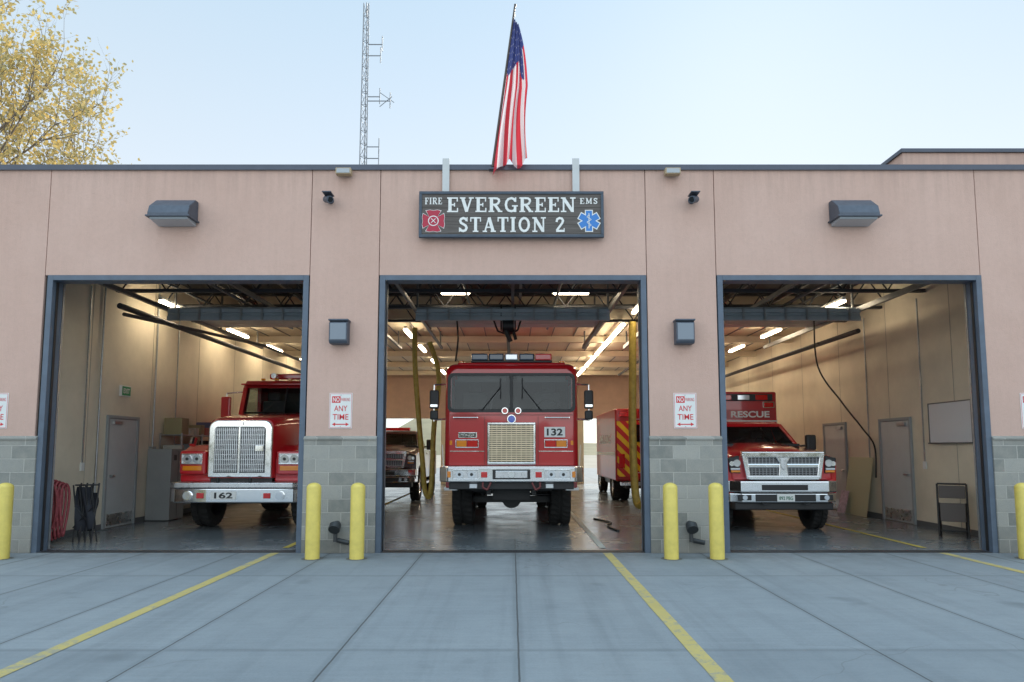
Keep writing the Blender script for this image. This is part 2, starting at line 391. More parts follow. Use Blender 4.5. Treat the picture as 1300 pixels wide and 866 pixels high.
# ---------------------------------------------------------------- ground
def sheet(name,mat,x0,x1,y0,y1,z):
    return MO(name,None,mat,[(x0,y0,z),(x1,y0,z),(x1,y1,z),(x0,y1,z)],[(0,1,2,3)])
sheet('ground',groundM,-1500,1500,-1500,1500,-.03)
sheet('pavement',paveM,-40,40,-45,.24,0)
sheet('rear_pavement',paveM,-40,40,20.3,45,0)
def stripe(name,mat,x,w,y0,y1,z):
    vs=[];fs=[];N=60
    for i in range(N+1):
        y=y0+(y1-y0)*i/N; e=random.uniform(-.004,.004)
        vs+=[(x-w/2+e,y,z),(x+w/2+e*.5,y,z)]
        if i: k=2*i; fs.append((k-2,k-1,k+1,k))
    return MO(name,None,mat,vs,fs)
for x in (-3.54,1.42,6.44): stripe('painted_line',yellowLine,x,.125,-14,-.02,.004)
for x,m in ((-3.54,yellowIn),(1.42,whiteIn),(6.44,yellowIn)): stripe('floor_line',m,x,.10,.45,17,.012)

# ---------------------------------------------------------------- fire station
B=E('fire_station')
edges=[-13,-7.25,-3.14,-2.065,2.09,3.17,7.27,13]
g=.005
for i in range(7):
    z0=1.73 if i%2==0 else 4.235
    box('stucco_panel',B,stuccoM,edges[i]+g,edges[i+1]-g,0,.049,z0,5.93,.004,1)
opens=[(-7.2,-3.15),(-2.05,2.08),(3.18,7.28)]
piers=[(-13,-7.2),(-3.15,-2.05),(2.08,3.18),(7.28,13)]
box('header_wall',B,darkM,-13,13,.05,.22,4.24,5.92)
for a,b in piers:
    box('pier_core',B,darkM,a+.002,b-.002,.05,.22,0,4.24)
    box('block_wainscot',B,cmuM,a,b,-.035,.046,0,1.69,.004,1)
    prism('wainscot_cap',B,cmuM,[(-.055,1.69),(.046,1.69),(.046,1.745),(-.002,1.745),(-.055,1.715)],'x',a-.001,b+.001)
box('parapet_coping',B,copingM,-13.03,13.03,-.03,.34,5.935,6.0,.006,1)
box('coping_drip',B,copingM,-13.03,13.03,-.036,-.031,5.915,6.0)
for a,b in opens:
    m=Multi()
    m.box(a,a+.085,-.012,.24,0,4.235); m.box(b-.085,b,-.012,.24,0,4.235); m.box(a+.085,b-.085,-.012,.24,4.155,4.235)
    m.make('door_frame',B,frameM,.004)
    t=Multi()
    for xx in (a+.06,b-.06): t.box(xx-.02,xx+.02,.26,.30,.02,4.2)
    t.make('vertical_track',B,galvM)
    box('frame_seal',B,blackM,a+.086,a+.10,.07,.12,.02,4.14); box('frame_seal',B,blackM,b-.10,b-.086,.07,.12,.02,4.14)
    box('trench_drain',B,grateM,a+.086,b-.086,.0,.235,.002,.007)
box('roof_slab',B,deckM,-13,13,.23,20,5.55,5.75)
box('front_ceiling',B,deckM,-7.9,8.25,.23,6.9,5.45,5.549)
box('ceiling_liner',B,ceilM,-7.9,8.25,6.9,20,4.86,4.95)
box('ceiling_riser',B,ceilM,-7.9,8.25,6.86,6.899,4.86,5.449)
box('side_wall',B,wallIn,-8.1,-7.9,.221,20,.0,5.549)
box('side_wall',B,wallIn,8.25,8.45,.221,20,.0,5.549)
box('outer_side_wall',B,stuccoM,-13,-12.8,.221,20,0,5.549)
box('outer_side_wall',B,stuccoM,12.8,13,.221,20,0,5.549)
box('wall_return',B,wallIn,-7.899,-7.21,.245,.28,0,5.44)
box('wall_return',B,wallIn,7.29,8.249,.245,.28,0,5.44)
for a,b in piers: box('rear_pier',B,wallIn,a,b,20.001,20.3,0,2.9)
box('rear_header',B,M('rear_header_paint',(.60,.42,.34),.8,var=.08),-13,13,20.001,20.3,2.9,5.7)
MO('interior_floor',B,floorM,[(-7.9,.24,.006),(8.25,.24,.006),(8.25,20.3,.006),(-7.9,20.3,.006)],[(0,1,2,3)])
m=Multi()
for k in range(26):
    x=-7.8+k*.64; m.box(x-.012,x+.012,6.92,19.98,4.84,4.859)
m.make('ceiling_seams',B,trackM)
m=Multi()
for y in (9.5,12.5,15.5,18.3): m.box(-7.89,8.24,y-.08,y+.08,4.66,4.838)
m.make('ceiling_beams',B,ceilM)
for y in (1.4,3.0,4.6,6.2):
    m=Multi(); 
    m.box(-7.88,8.23,y-.05,y+.05,5.32,5.40); m.box(-7.88,8.23,y-.05,y+.05,4.66,4.72)
    x=-7.8; up=True
    while x<8.0:
        m.rod((x,y,4.70 if up else 5.34),(x+.45,y,5.34 if up else 4.70),.016,n=6); x+=.45; up=not up
    m.make('roof_truss',B,trussM)
m=Multi()
for x in (-6.6,-5.2,-3.8,-1.2,.2,1.4,3.9,5.3,6.6): m.box(x-.03,x+.03,.4,6.8,5.2,5.3)
for z,x in ((4.9,-7.0),(4.95,-1.0),(4.9,4.4),(5.0,6.9),(4.6,-5.6),(4.6,.9),(4.6,5.8)): m.rod((x,.4,z),(x,6.8,z),.03,n=8)
for y in (2.2,5.2): m.rod((-7.8,y,4.85),(8.2,y,4.85),.04,n=8)
m.make('ceiling_pipes',B,trackM)
m=Multi(); m.rod((-1.3,2.2,5.1),(-.5,2.2,5.1),.12,n=16); m.rod((.8,2.3,5.1),(1.6,2.3,5.1),.12,n=16); m.make('roof_ducts',B,galvM)
for a,b in opens:
    m=Multi()
    for xx in (a+.04,b-.04):
        m.box(xx-.03,xx+.03,.45,9.0,4.40,4.46); m.box(xx-.03,xx-.015,.45,9.0,4.46,4.50)
        pts=[(xx,.32+.35*(1-math.cos(rad(t))),4.08+.35*math.sin(rad(t))) for t in range(0,91,15)]
        m.path(pts,.02,6)
        for yy in (1.6,3.9,6.2,8.6): m.box(xx-.02,xx+.02,yy-.02,yy+.02,4.46,5.3 if yy<6.8 else 4.85)
    cxm=(a+b)/2; m.box(cxm-.03,cxm+.03,.6,5.6,4.56,4.64); m.box(cxm-.14,cxm+.14,5.5,6.0,4.5,4.8)
    m.make('horizontal_track',B,trackM)
    m=Multi()
    for i,(z0,z1) in enumerate(((4.20,4.29),(4.295,4.36),(4.365,4.45))):
        m.box(a+.05,b-.05,3.55+.03*(i%2),3.62+.03*(i%2),z0,z1)
    for k in range(4): m.box(a+.06,b-.06,3.7+k*.55,3.7+k*.55+.53,4.47,4.51)
    m.make('raised_door_sections',B,doorSecM,.008)
    m=Multi()
    for k in range(9): 
        xx=a+.3+k*(b-a-.6)/8; m.box(xx-.02,xx+.02,3.52,3.549,4.20,4.45)
    m.make('door_hinges',B,galvM)
    m=Multi(); m.rod((a+.1,.55,4.75),(b-.1,.55,4.75),.02,n=10); m.rod((a+.5,.55,4.75),(a+1.3,.55,4.75),.06,n=14); m.rod((b-1.3,.55,4.75),(b-.5,.55,4.75),.06,n=14)
    m.box((a+b)/2-.2,(a+b)/2+.2,.42,.68,4.62,4.88)
    m.make('torsion_spring',B,blackM)
m=Multi()
m.path([(-7.35,2.2,4.22),(-7.35,14,4.22)],.055,12); m.path([(-7.15,2.0,4.02),(-6.2,6.5,4.12),(-6.2,13,4.12)],.035,10)
m.path([(7.75,4.7,4.18),(7.75,16,4.18)],.055,12); m.path([(4.0,5,4.3),(4.0,15,4.3)],.04,10); m.path([(7.2,5.5,4.02),(7.2,12,4.02)],.03,8)
m.path([(-.1,3.9,4.55),(-.1,15,4.55)],.05,10)
m.make('exhaust_rail',B,trussM)
for x in (-7.3,-2.75,2.75,6.9):
    for y in (4.2,7.6,10.4,13.6,16.8):
        if x==-2.75 and y<7: continue
        z=4.60
        L2=1.35 if (x==2.75 and y>7) else .62
        box('light_housing',B,whiteM,x-.035,x+.035,y-L2-.03,y+L2+.03,z+.035,z+.10)
        box('light_tube',B,lightM,x-.045,x+.045,y-L2,y+L2,z-.01,z+.034)
for x,w2 in ((-1.25,.30),(1.30,.38)):
    box('light_housing',B,whiteM,x-w2-.03,x+w2+.03,4.3,4.5,4.97,5.03); box('light_tube',B,lightM,x-w2,x+w2,4.37,4.43,4.94,4.969)
drM=M('door_paint',(.50,.52,.52),.45,var=.05); drF=M('door_frame_paint',(.30,.32,.33),.5)
def mandoor(x,sgn,y0,y1,h,name='man_door'):
    e=E(name,x,0,0); s=sgn
    def bx(nm,mt,d0,d1,ya,yb,za,zb,bv=.004):
        a,b=sorted((s*d0,s*d1)); box(nm,e,mt,a,b,ya,yb,za,zb,bv,1)
    bx('frame',drF,.001,.05,y0-.06,y0,0.01,h+.06); bx('frame',drF,.001,.05,y1,y1+.06,.01,h+.06); bx('frame',drF,.001,.05,y0,y1,h,h+.06)
    bx('leaf',drM,.006,.03,y0+.008,y1-.008,.02,h-.008)
    bx('gap',blackM,.0015,.005,y0,y1,.01,h,0)
    bx('closer',galvM,.03,.08,y0+.1,y0+.4,h-.12,h-.05); bx('handle',alumM,.03,.09,y0+.08,y0+.2,1.0,1.04); bx('kick_plate',alumM,.0305,.034,y0+.05,y1-.05,.05,.28)
    return e
mandoor(-7.9,1,2.95,3.95,2.15); mandoor(8.25,-1,3.75,4.85,2.15); mandoor(8.25,-1,6.5,7.6,2.15)
U=E('upper_roof_block')
box('walls',U,stuccoM,7.35,22,2.0,18,5.76,7.1); box('coping',U,copingM,7.31,22.04,1.96,18.04,7.1,7.17)

# ---------------------------------------------------------------- facade fixtures
def wallpack(x):
    e=E('wall_pack_light',x,0,0)
    prism('housing',e,packM,[(-.002,5.40),(-.10,5.40),(-.30,5.24),(-.34,5.12),(-.34,5.08),(-.002,5.08)],'x',-.31,.31,.012)
    prism('lens',e,lensM,[(-.005,5.079),(-.32,5.079),(-.30,5.03),(-.02,5.0)],'x',-.29,.29,.01)
    box('lip',e,packM,-.335,.335,-.355,-.004,5.06,5.085,.005)
wallpack(-5.22); wallpack(5.27)
scf=M('sconce_face',(.2,.23,.27),.4,.4)
def sconce(x):
    e=E('wall_sconce',x,0,0)
    prism('housing',e,packM,[(-.002,3.5),(-.13,3.5),(-.18,3.46),(-.18,3.18),(-.15,3.14),(-.002,3.14)],'x',-.14,.14,.012)
    box('top_cap',e,packM,-.15,.15,-.19,-.003,3.49,3.515,.004); box('side_fin',e,scf,-.12,.12,-.186,-.181,3.2,3.45)
sconce(-2.635); sconce(2.63)
def cam(x,s):
    e=E('security_camera',x,0,0)
    m=Multi(); m.rod((0,-.0,5.42),(0,-.05,5.42),.05,n=16); m.rod((0,-.04,5.42),(s*.02,-.12,5.40),.018); m.rod((s*-.05,-.08,5.42),(s*.06,-.26,5.35),.055,n=16); m.make('body',e,packM)
    cyl('lens',e,glassM,(s*.06,-.261,5.35),(s*.062,-.268,5.348),.04); box('hood',e,packM,-.07,.07,-.28,-.06,5.465,5.48,.004)
cam(-2.84,1); cam(2.81,-1)
def flood(x):
    e=E('flood_light',x,0,0)
    box('body',e,beigeM,-.12,.12,-.16,-.04,5.80,5.90,.01); box('lens',e,lensM,-.10,.10,-.165,-.161,5.815,5.885); cyl('bracket',e,packM,(0,-.05,5.85),(0,0,5.85),.03)
flood(-2.62); flood(2.5)
ringM=M('grout_ring',(.13,.13,.125),.9)
def bollard(x):
    e=E('bollard',x,-.55,0)
    prof=[(.102,0),(.102,1.0)]+[(.102*math.cos(rad(a)),1.0+.07*math.sin(rad(a))) for a in range(15,91,15)]
    vs=[];fs=[];k=len(prof);N=32
    for i in range(N):
        a=2*math.pi*i/N
        for r,z in prof: vs.append((r*math.cos(a),r*math.sin(a),z))
    for i in range(N):
        for j in range(k-1):
            A=i*k+j;Bq=((i+1)%N)*k+j; fs.append((A,Bq,Bq+1,A+1))
    MO('post',e,bollM,vs,fs,smooth=True)
    MO('base_ring',e,ringM,[(r*math.cos(2*math.pi*i/N),r*math.sin(2*math.pi*i/N),.003) for r in (.10,.15) for i in range(N)],[(i,(i+1)%N,N+(i+1)%N,N+i) for i in range(N)])
for x in (-7.24,-2.83,-2.20,2.26,2.91,7.30): bollard(x)
def nosign(x):
    e=E('no_parking_sign',x,0,0)
    box('plate',e,whiteM,-.175,.175,-.008,-.002,1.86,2.40,.002,1)
    m=Multi()
    for a,b,c,d in ((-.165,.165,2.385,2.39),(-.165,.165,1.87,1.875),(-.165,-.16,1.875,2.385),(.16,.165,1.875,2.385)): m.box(a,b,-.0095,-.0082,c,d)
    m.box(-.135,-.005,-.0095,-.0082,2.25,2.35)
    m.box(-.09,.09,-.0095,-.0082,1.915,1.93)
    m.make('border_and_arrow',e,signRed)
    flat('arrow_head',e,signRed,[(-.13,1.922),(-.08,1.95),(-.08,1.895)],-.0096); flat('arrow_head',e,signRed,[(.13,1.922),(.08,1.895),(.08,1.95)],-.0096)
    text('text_no',e,whiteM,'NO',-.07,-.0105,2.30,.10,.07,.02)
    text('text_parking',e,signRed,'PARKING',.073,-.0105,2.30,.135,.05,.0)
    text('text_any',e,signRed,'ANY',0,-.0105,2.165,.20,.085,.005); text('text_time',e,signRed,'TIME',0,-.0105,2.035,.24,.085,.005)
    for z in (2.365,1.888): cyl('bolt',e,galvM,(0,-.008,z),(0,-.013,z),.008,n=8)
nosign(-2.61); nosign(2.64); nosign(-7.86); nosign(7.93)
ironM=M('dark_iron',(.06,.065,.07),.5,.5)
for x in (-2.62,2.66):
    e=E('wall_hydrant_outlet',x,-.035,0)
    m=Multi(); m.rod((0,0,.42),(0,-.1,.42),.06,n=16); m.rod((0,-.1,.42),(.0,-.17,.36),.085,n=16); m.rod((0,-.07,.42),(0,-.09,.18),.03); m.rod((.02,-.05,.2),(.2,-.06,.16),.035); m.make('outlet',e,ironM)

# hanging station sign
e=E('station_sign')
box('board',e,woodM,-1.42,1.40,-.12,-.07,4.83,5.50,.008)
m=Multi(); m.box(-1.44,1.42,-.135,-.065,5.485,5.53); m.box(-1.44,1.42,-.135,-.065,4.80,4.845); m.box(-1.44,-1.395,-.135,-.065,4.845,5.485); m.box(1.375,1.42,-.135,-.065,4.845,5.485); m.make('board_frame',e,signFr,.006)
serif('text_evergreen',e,letterM,'EVERGREEN',-.01,-.125,5.315,2.0,.235,.06)
serif('text_station',e,letterM,'STATION 2',.0,-.125,5.0,1.66,.235,.07)
serif('text_fire',e,letterM,'FIRE',-1.215,-.125,5.375,.27,.105,.08)
serif('text_ems',e,letterM,'EMS',1.19,-.125,5.375,.28,.095,.16)
cx,cz=-1.215,5.06
signWine=M('emblem_red',(.42,.02,.05),.5); signBlue=M('emblem_blue',(.04,.20,.55),.5)
for R,mt,y0 in ((.185,letterM,-.1240),(.165,signWine,-.1262)):
    for k in range(4):
        a=rad(90*k); ca,sa=math.cos(a),math.sin(a)
        o2=.0 if mt is letterM else .006
        arm=[(-.045,.03),(-.125+o2*2,.165-o2),(-.06,.178-o2),(0,.168-o2),(.06,.178-o2),(.125-o2*2,.165-o2),(.045,.03)]
        flat('emblem_arm',e,mt,[(cx+x*ca-z*sa,cz+x*sa+z*ca) for x,z in arm],y0-.0003*k)
cyl('emblem_ring',e,letterM,(cx,-.1265,cz),(cx,-.1280,cz),.082,n=32); cyl('emblem_centre',e,signWine,(cx,-.1282,cz),(cx,-.1292,cz),.068,n=32)
for a in (45,135): 
    dx,dz=math.cos(rad(a))*.05,math.sin(rad(a))*.05; mm=Multi(); mm.rod((cx-dx,-.1295-.0005*(a>90),cz-dz),(cx+dx,-.1295-.0005*(a>90),cz+dz),.006); mm.make('emblem_tools',e,letterM)
sx,sz=1.19,5.06
for k,(R,w,mt,yy) in enumerate(((.175,.062,letterM,-.1235),(.16,.047,signBlue,-.1255))):
    for i,a in enumerate((90,30,150)):
        d=Vector((math.cos(rad(a)),math.sin(rad(a)))); q=Vector((-d.y,d.x))
        flat('star_bar',e,mt,[(sx+p.x,sz+p.y) for p in (d*R+q*w,-d*R+q*w,-d*R-q*w,d*R-q*w)],yy-.0005*i)
m=Multi(); m.box(sx-.006,sx+.006,-.1275,-.1272,sz-.12,sz+.12)
m.path([(sx+.035*math.sin(t*1.3),-.1276,sz-.09+.018*t) for t in range(11)],.005,6); m.make('star_staff',e,letterM)
m=Multi()
for x in (-1.035,1.0): m.box(x-.055,x+.055,-.062,-.034,5.47,6.09)
m.make('hanger_posts',e,M('hanger_paint',(.55,.56,.56),.5,var=.06),.004)

# ---------------------------------------------------------------- flag on leaning pole
e=E('flag_on_pole')
P0=Vector((-.30,-.06,5.95)); P1=Vector((.05,-.20,8.55))
m=Multi(); m.rod(P0,P1,.024,.016,n=12); m.make('pole',e,M('pole_bronze',(.09,.07,.06),.4,.6)); box('pole_bracket',e,packM,-.36,-.26,-.10,-.001,5.90,5.93,.004)
NU,NV=90,60
vs=[];fs=[];mi=[]
def lerp(a,b,t): return a+(b-a)*t
for i in range(NU+1):
    u=i/NU
    L=(P1+(P0-P1)*.10).lerp(P0+Vector((.0,-.04,-.0)),u)
    xr=.10+.14*min(1,u*2.2)+.03*math.sin(u*7)
    for j in range(NV+1):
        v=j/NV
        amp=.02+.075*u
        xl=L.x+.015
        x=lerp(xl,xr,v)+.022*math.sin(v*13+u*4)*u
        y=L.y-.06+amp*math.sin(v*17+u*2.6)+.02*math.sin(u*14+v*3)
        z=L.z+.03*math.sin(v*9)*u-.10*v*(1-u)-.09*math.sin(v*8.5+1.2)*u**6+.16*(v-.5)*u**5
        vs.append((x,y,z))
for i in range(NU):
    for j in range(NV):
        a=i*(NV+1)+j; fs.append((a,a+1,a+NV+2,a+NV+1))
        u=i/NU; st=j*9//NV
        if u<.34+.06*math.sin(j*.14+.5)-(.22 if j>NV*.86 else 0): mi.append(3 if (i%5==1 and j%6==(i//5%2)*3 ) else 2)
        else: mi.append(0 if st%2==0 else 1)
MO('flag_cloth',e,[cloth('flag_red',(.52,.04,.06)),cloth('flag_white',(.66,.64,.66)),cloth('flag_blue',(.045,.06,.19)),cloth('flag_star',(.4,.4,.5))],vs,fs,smooth=True,mi=mi)

# ---------------------------------------------------------------- antenna tower
e=E('radio_antenna_tower',-4.95,11.6,0)
m=Multi(); H=16.6
def leg(k,z): 
    r=lerp(.20,.10,z/H); a=rad(90+120*k); return (r*math.cos(a),r*math.sin(a),z)
z=0
while z<H-.3:
    for k in range(3):
        m.rod(leg(k,z),leg(k,z+.45),.019,n=5,caps=False); m.rod(leg(k,z),leg((k+1)%3,z+.45),.009,n=4,caps=False); m.rod(leg(k,z),leg((k+1)%3,z),.009,n=4,caps=False)
    z+=.45
m.rod((0,0,H-.4),(0,0,H+.1),.02)
for z,l in ((15.2,.45),(14.8,.4),(13.2,.75),(13.35,.4),(11.2,.4),(11.6,.4)):
    m.rod((.1,0,z),(l+.1,0,z),.018); m.rod((l+.1,0,z-.25),(l+.1,0,z+.3),.016)
m.rod((.5,0,13.0),(.95,-.2,13.25),.012); m.rod((.5,0,13.5),(.95,.2,13.25),.012)
m.make('lattice',e,M('tower_steel',(.26,.27,.29),.5,.4))

# ---------------------------------------------------------------- tree
def tree(name,x,y,H,seed,nleaf,sxy,szz):
    rnd=random.Random(seed); e=E(name,x,y,0); m=Multi(); tips=[]
    def sc(p): return Vector((p.x*sxy,p.y*sxy,p.z*szz))
    def grow(p,d,L,r,lv):
        n=4; q=p
        for i in range(n):
            d2=(d+Vector((rnd.uniform(-.16,.16),rnd.uniform(-.16,.16),rnd.uniform(-.05,.13)))).normalized()
            q2=q+d2*L/n
            m.rod(sc(q),sc(q2),r*(1-.16*i),r*(1-.16*(i+1)),n=7 if lv<2 else 4,caps=False)
            if lv>=3: tips.append((q2,lv))
            if lv<5 and i>=1:
                for k in range(2):
                    a=rnd.uniform(0,2*math.pi); o=d2.orthogonal().normalized(); o=Matrix.Rotation(a,3,d2)@o
                    nd=(d2*.75+o*rnd.uniform(.5,.95)+Vector((0,0,.12))).normalized()
                    if lv<3 or rnd.random()<.62: grow(q2,nd,L*rnd.uniform(.5,.72),r*.42,lv+1)
            q=q2; d=d2
        tips.append((q,lv))
    grow(Vector((0,0,0)),Vector((.02,0,1)),H*.62,H*.017,0)
    m.make('trunk_and_limbs',e,barkM)
    vs=[];fs=[];mi=[]
    tips=[t for t in tips if t[0].z>H*.22]
    cl=[t for t in tips if rnd.random()<.42]
    for k in range(nleaf):
        t=sc(rnd.choice(cl)[0]); s=rnd.uniform(.05,.105); c=t+Vector((rnd.gauss(0,.15),rnd.gauss(0,.15),rnd.gauss(0,.13)))
        a=Vector((rnd.gauss(0,1),rnd.gauss(0,1),rnd.gauss(0,1))).normalized(); b=a.orthogonal().normalized()
        n0=len(vs); vs+=[tuple(c+a*s),tuple(c+b*s*.6),tuple(c-a*s),tuple(c-b*s*.6)]; fs.append((n0,n0+1,n0+2,n0+3)); mi.append(rnd.choice((0,0,1,2,3)))
    MO('foliage',e,leafMs,vs,fs,mi=mi)
    return e
tree('autumn_tree',-19.1,13.5,15.2,11,19000,.64,.82)
vs=[];fs=[];N=140; R=random.Random(3)
for i in range(N+1):
    x=-140+2*i; h=3+1.5*math.sin(i*.31)+R.uniform(0,2.5)
    vs+=[(x,-62+R.uniform(-1,1),-.03),(x,-63+R.uniform(-2,2),h*.6),(x+R.uniform(-.6,.6),-65,h)]
    if i:
        k=3*i; fs+=[(k-3,k,k+1,k-2),(k-2,k+1,k+2,k-1)]
MO('unseen_tree_line',None,M('reflection_tree_mass',(.05,.06,.035),.95,var=.5,vs=.6),vs,fs)  # unseen tree line behind the camera, added to darken glass and chrome reflections

# ---------------------------------------------------------------- vehicles
def slats(name,par,mat,x0,x1,y,z0,z1,n,th=.6,dep=.03,vert=False):
    m=Multi()
    for i in range(n):
        if vert:
            p=(x1-x0)/n; a=x0+p*(i+.5); m.box(a-p*th/2,a+p*th/2,y,y+dep,z0,z1)
        else:
            p=(z1-z0)/n; a=z0+p*(i+.5); m.box(x0,x1,y,y+dep,a-p*th/2,a+p*th/2)
    return m.make(name,par,mat)
def ringbox(m,x0,x1,y0,y1,z0,z1,t):
    m.box(x0,x1,y0,y1,z0,z0+t); m.box(x0,x1,y0,y1,z1-t,z1); m.box(x0,x0+t,y0,y1,z0+t,z1-t); m.box(x1-t,x1,y0,y1,z0+t,z1-t)
def headlamp(e,x,y,z,w,h,round2=False):
    m=Multi(); ringbox(m,x-w/2,x+w/2,y-.02,y+.03,z-h/2,z+h/2,.015); m.make('headlamp_bezel',e,chromeM,.004)
    box('headlamp_well',e,alumM,x-w/2+.015,x+w/2-.015,y+.012,y+.03,z-h/2+.015,z+h/2-.015)
    for s in (-1,1):
        cyl('headlamp_bulb',e,lampGlass,(x+s*w*.23,y-.012,z),(x+s*w*.23,y+.012,z),min(w*.2,h*.4),n=20)
        cyl('headlamp_core',e,blackM,(x+s*w*.23,y-.016,z),(x+s*w*.23,y-.012,z),min(w*.08,h*.15),n=16)
def seats(e,xs,y,z0,z1,w=.26):
    for x in xs:
        box('seat_back',e,seatM,x-w,x+w,y,y+.12,z0,z1-.16,.04,3); box('head_rest',e,seatM,x-.13,x+.13,y+.01,y+.1,z1-.15,z1+.05,.03,3)
def steer(e,x,y,z,r=.21):
    m=Multi(); N=24
    P=[(x+r*math.cos(2*math.pi*i/N),y+r*.45*math.sin(2*math.pi*i/N),z+r*.9*math.sin(2*math.pi*i/N)) for i in range(N+1)]
    m.path(P,.015,8); m.rod((x-r,y,z),(x+r,y,z),.013); m.rod((x,y,z),(x,y-.15,z-.2),.03); m.make('steering_wheel',e,blackM)
hookM=M('tow_hook_steel',(.15,.03,.03),.5); winLightM=M('window_daylight_paint',(.42,.45,.47),.4)

def fire_engine():
    e=E('fire_engine',-.01,1.6,0)
    rings=[rring(-1.14,1.14,.50,1.24,3.02,.16,.05),rring(-1.20,1.20,.54,1.21,3.08,.17,.05),rring(-1.225,1.225,.64,1.20,3.12,.18,.04),rring(-1.225,1.225,3.3,1.20,3.12,.18,.04)]
    loft('cab',e,redM,rings,cap0=False)
    box('front_panel',e,redM,-1.14,1.14,.499,.55,1.245,2.235,.012,2)
    prism('front_header',e,redM,[(-1.14,2.91),(1.14,2.91),(1.10,2.96),(1.02,3.015),(-1.02,3.015),(-1.10,2.96)],'y',.499,.56)
    for s in (-1,1): box('corner_pillar',e,redM,*sorted((s*1.10,s*1.142)),.499,.60,2.235,2.91)
    box('cab_liner_back',e,linerM,-1.19,1.19,2.3,2.35,1.25,3.0); box('cab_liner_roof',e,linerM,-1.0,1.0,.57,2.3,3.0,3.02); box('dashboard',e,blackM,-1.1,1.1,.56,.95,1.9,2.27,.05,3)
    for s in (-1,1): box('cab_liner_side',e,linerM,*sorted((s*1.17,s*1.19)),.66,2.3,1.3,2.3); box('painted_window_light',e,winLightM,*sorted((s*1.165,s*1.185)),.9,1.9,2.32,2.82)  # pale panels on the solid cab sides: window daylight painted as colour
    seats(e,(-.72,.72),1.5,1.9,2.82); steer(e,.70,.98,2.30); box('engine_cover',e,linerM,-.35,.35,.96,2.2,1.6,2.2,.08,3)
    m=Multi(); m.box(-.10,.12,.62,.70,2.27,2.42); m.rod((-.4,.66,2.27),(-.35,.7,2.5),.02); m.make('dash_equipment',e,linerM)
    box('paper_on_dash',e,whiteM,-.55,-.35,.60,.75,2.275,2.28)
    box('sun_visor_inside',e,linerM,-1.0,-.1,.58,.60,2.78,2.92); box('sun_visor_inside',e,linerM,.1,1.0,.58,.60,2.78,2.92)
    gasket('windscreen_rubber',e,blackM,-1.17,1.17,2.22,2.94,.474,.488,.10,.055,.024)
    box('windscreen_divider',e,blackM,-.03,.03,.466,.50,2.24,2.92,.006)
    for s in (-1,1):
        a,b=sorted((s*.03,s*1.13)); pane('windscreen',e,clearM,a,b,2.25,2.915,.480,.494,.07,0)
        m=Multi(); m.rod((s*.55,.462,2.24),(s*.2,.458,2.68),.01); m.rod((s*.2,.454,2.46),(s*.2,.458,2.84),.012); m.make('wiper',e,blackM)
        box('side_window',e,glassM,*sorted((s*1.222,s*1.232)),.85,1.75,2.2,2.85,.004)
        m=Multi(); m.rod((s*1.2,.65,2.75),(s*1.42,.5,2.72),.018); m.rod((s*1.42,.5,2.72),(s*1.42,.5,2.05),.016); m.rod((s*1.2,.65,2.1),(s*1.42,.5,2.08),.018); m.make('mirror_arm',e,chromeM)
        box('mirror_head',e,blackM,*sorted((s*1.33,s*1.50)),.44,.52,2.28,2.62,.03,3); box('mirror_trim',e,chromeM,*sorted((s*1.35,s*1.48)),.435,.441,2.31,2.36,.003)
        box('mirror_head_low',e,blackM,*sorted((s*1.34,s*1.49)),.45,.52,2.08,2.25,.03,3)
        m=Multi(); ringbox(m,*sorted((s*.60,s*1.02)),.475,.497,1.57,1.72,.012); m.make('lamp_bezel',e,chromeM,.003)
        box('warning_lamp',e,redLens,*sorted((s*.62,s*.80)),.478,.498,1.585,1.705,.01); box('turn_lamp',e,amberM,*sorted((s*.82,s*1.0)),.478,.498,1.585,1.705,.01)
        box('corner_strip',e,chromeM,*sorted((s*.50,s*1.12)),.485,.498,1.50,1.515)
        box('side_marker',e,amberM,*sorted((s*1.08,s*1.13)),.48,.498,1.62,1.70,.006)
        m=Multi(); m.path([(s*.62,.49,2.12),(s*.62,.44,2.12),(s*1.05,.44,2.12),(s*1.05,.49,2.12)],.012); m.make('grab_rail',e,chromeM)
        box('step',e,alumM,*sorted((s*1.0,s*1.25)),.75,1.4,.78,.84,.008); box('step_riser',e,redM,*sorted((s*1.02,s*1.2)),.56,1.5,.84,1.19,.02)
        m=Multi(); m.box(*sorted((s*.485,s*.49)),.489,.498,1.27,2.14); m.make('panel_seam',e,darkM)
    m=Multi(); m.box(-1.13,1.13,.489,.498,2.165,2.172); m.make('panel_seam',e,darkM)
    box('name_oval',e,chromeM,-.97,-.63,.488,.498,1.75,1.85,.004); 
    box('name_oval_in',e,blackM,-.95,-.65,.485,.4875,1.765,1.835)
    text('name_text',e,chromeM,'PIONEER',-.80,.484,1.80,.26,.05,.01)
    box('number_plate',e,whiteM,.60,.98,.484,.497,1.76,1.95,.004)
    text('number',e,blackP,'132',.79,.482,1.855,.29,.13,.03)
    box('grille_back',e,M('grille_back',(.12,.10,.07),.6),-.41,.41,.475,.498,1.30,2.0)
    slats('grille_slats',e,goldM,-.40,.40,.445,1.32,1.98,17,.55,.03)
    slats('grille_bars',e,goldM,-.40,.40,.462,1.31,1.99,9,.12,.01,True)
    m=Multi(); ringbox(m,-.44,.44,.44,.498,1.27,2.03,.04); m.make('grille_frame',e,chromeM,.008)
    cyl('blue_warning_lamp',e,blueLens,(0,.40,2.09),(0,.49,2.09),.065,n=24); cyl('lamp_ring',e,chromeM,(0,.43,2.09),(0,.495,2.09),.08,n=24)
    m=Multi(); m.rod((-.12,.40,2.24),(-.12,.5,2.24),.06,n=16); m.rod((.12,.40,2.24),(.12,.5,2.24),.06,n=16); m.make('spot_lamp_ring',e,chromeM)
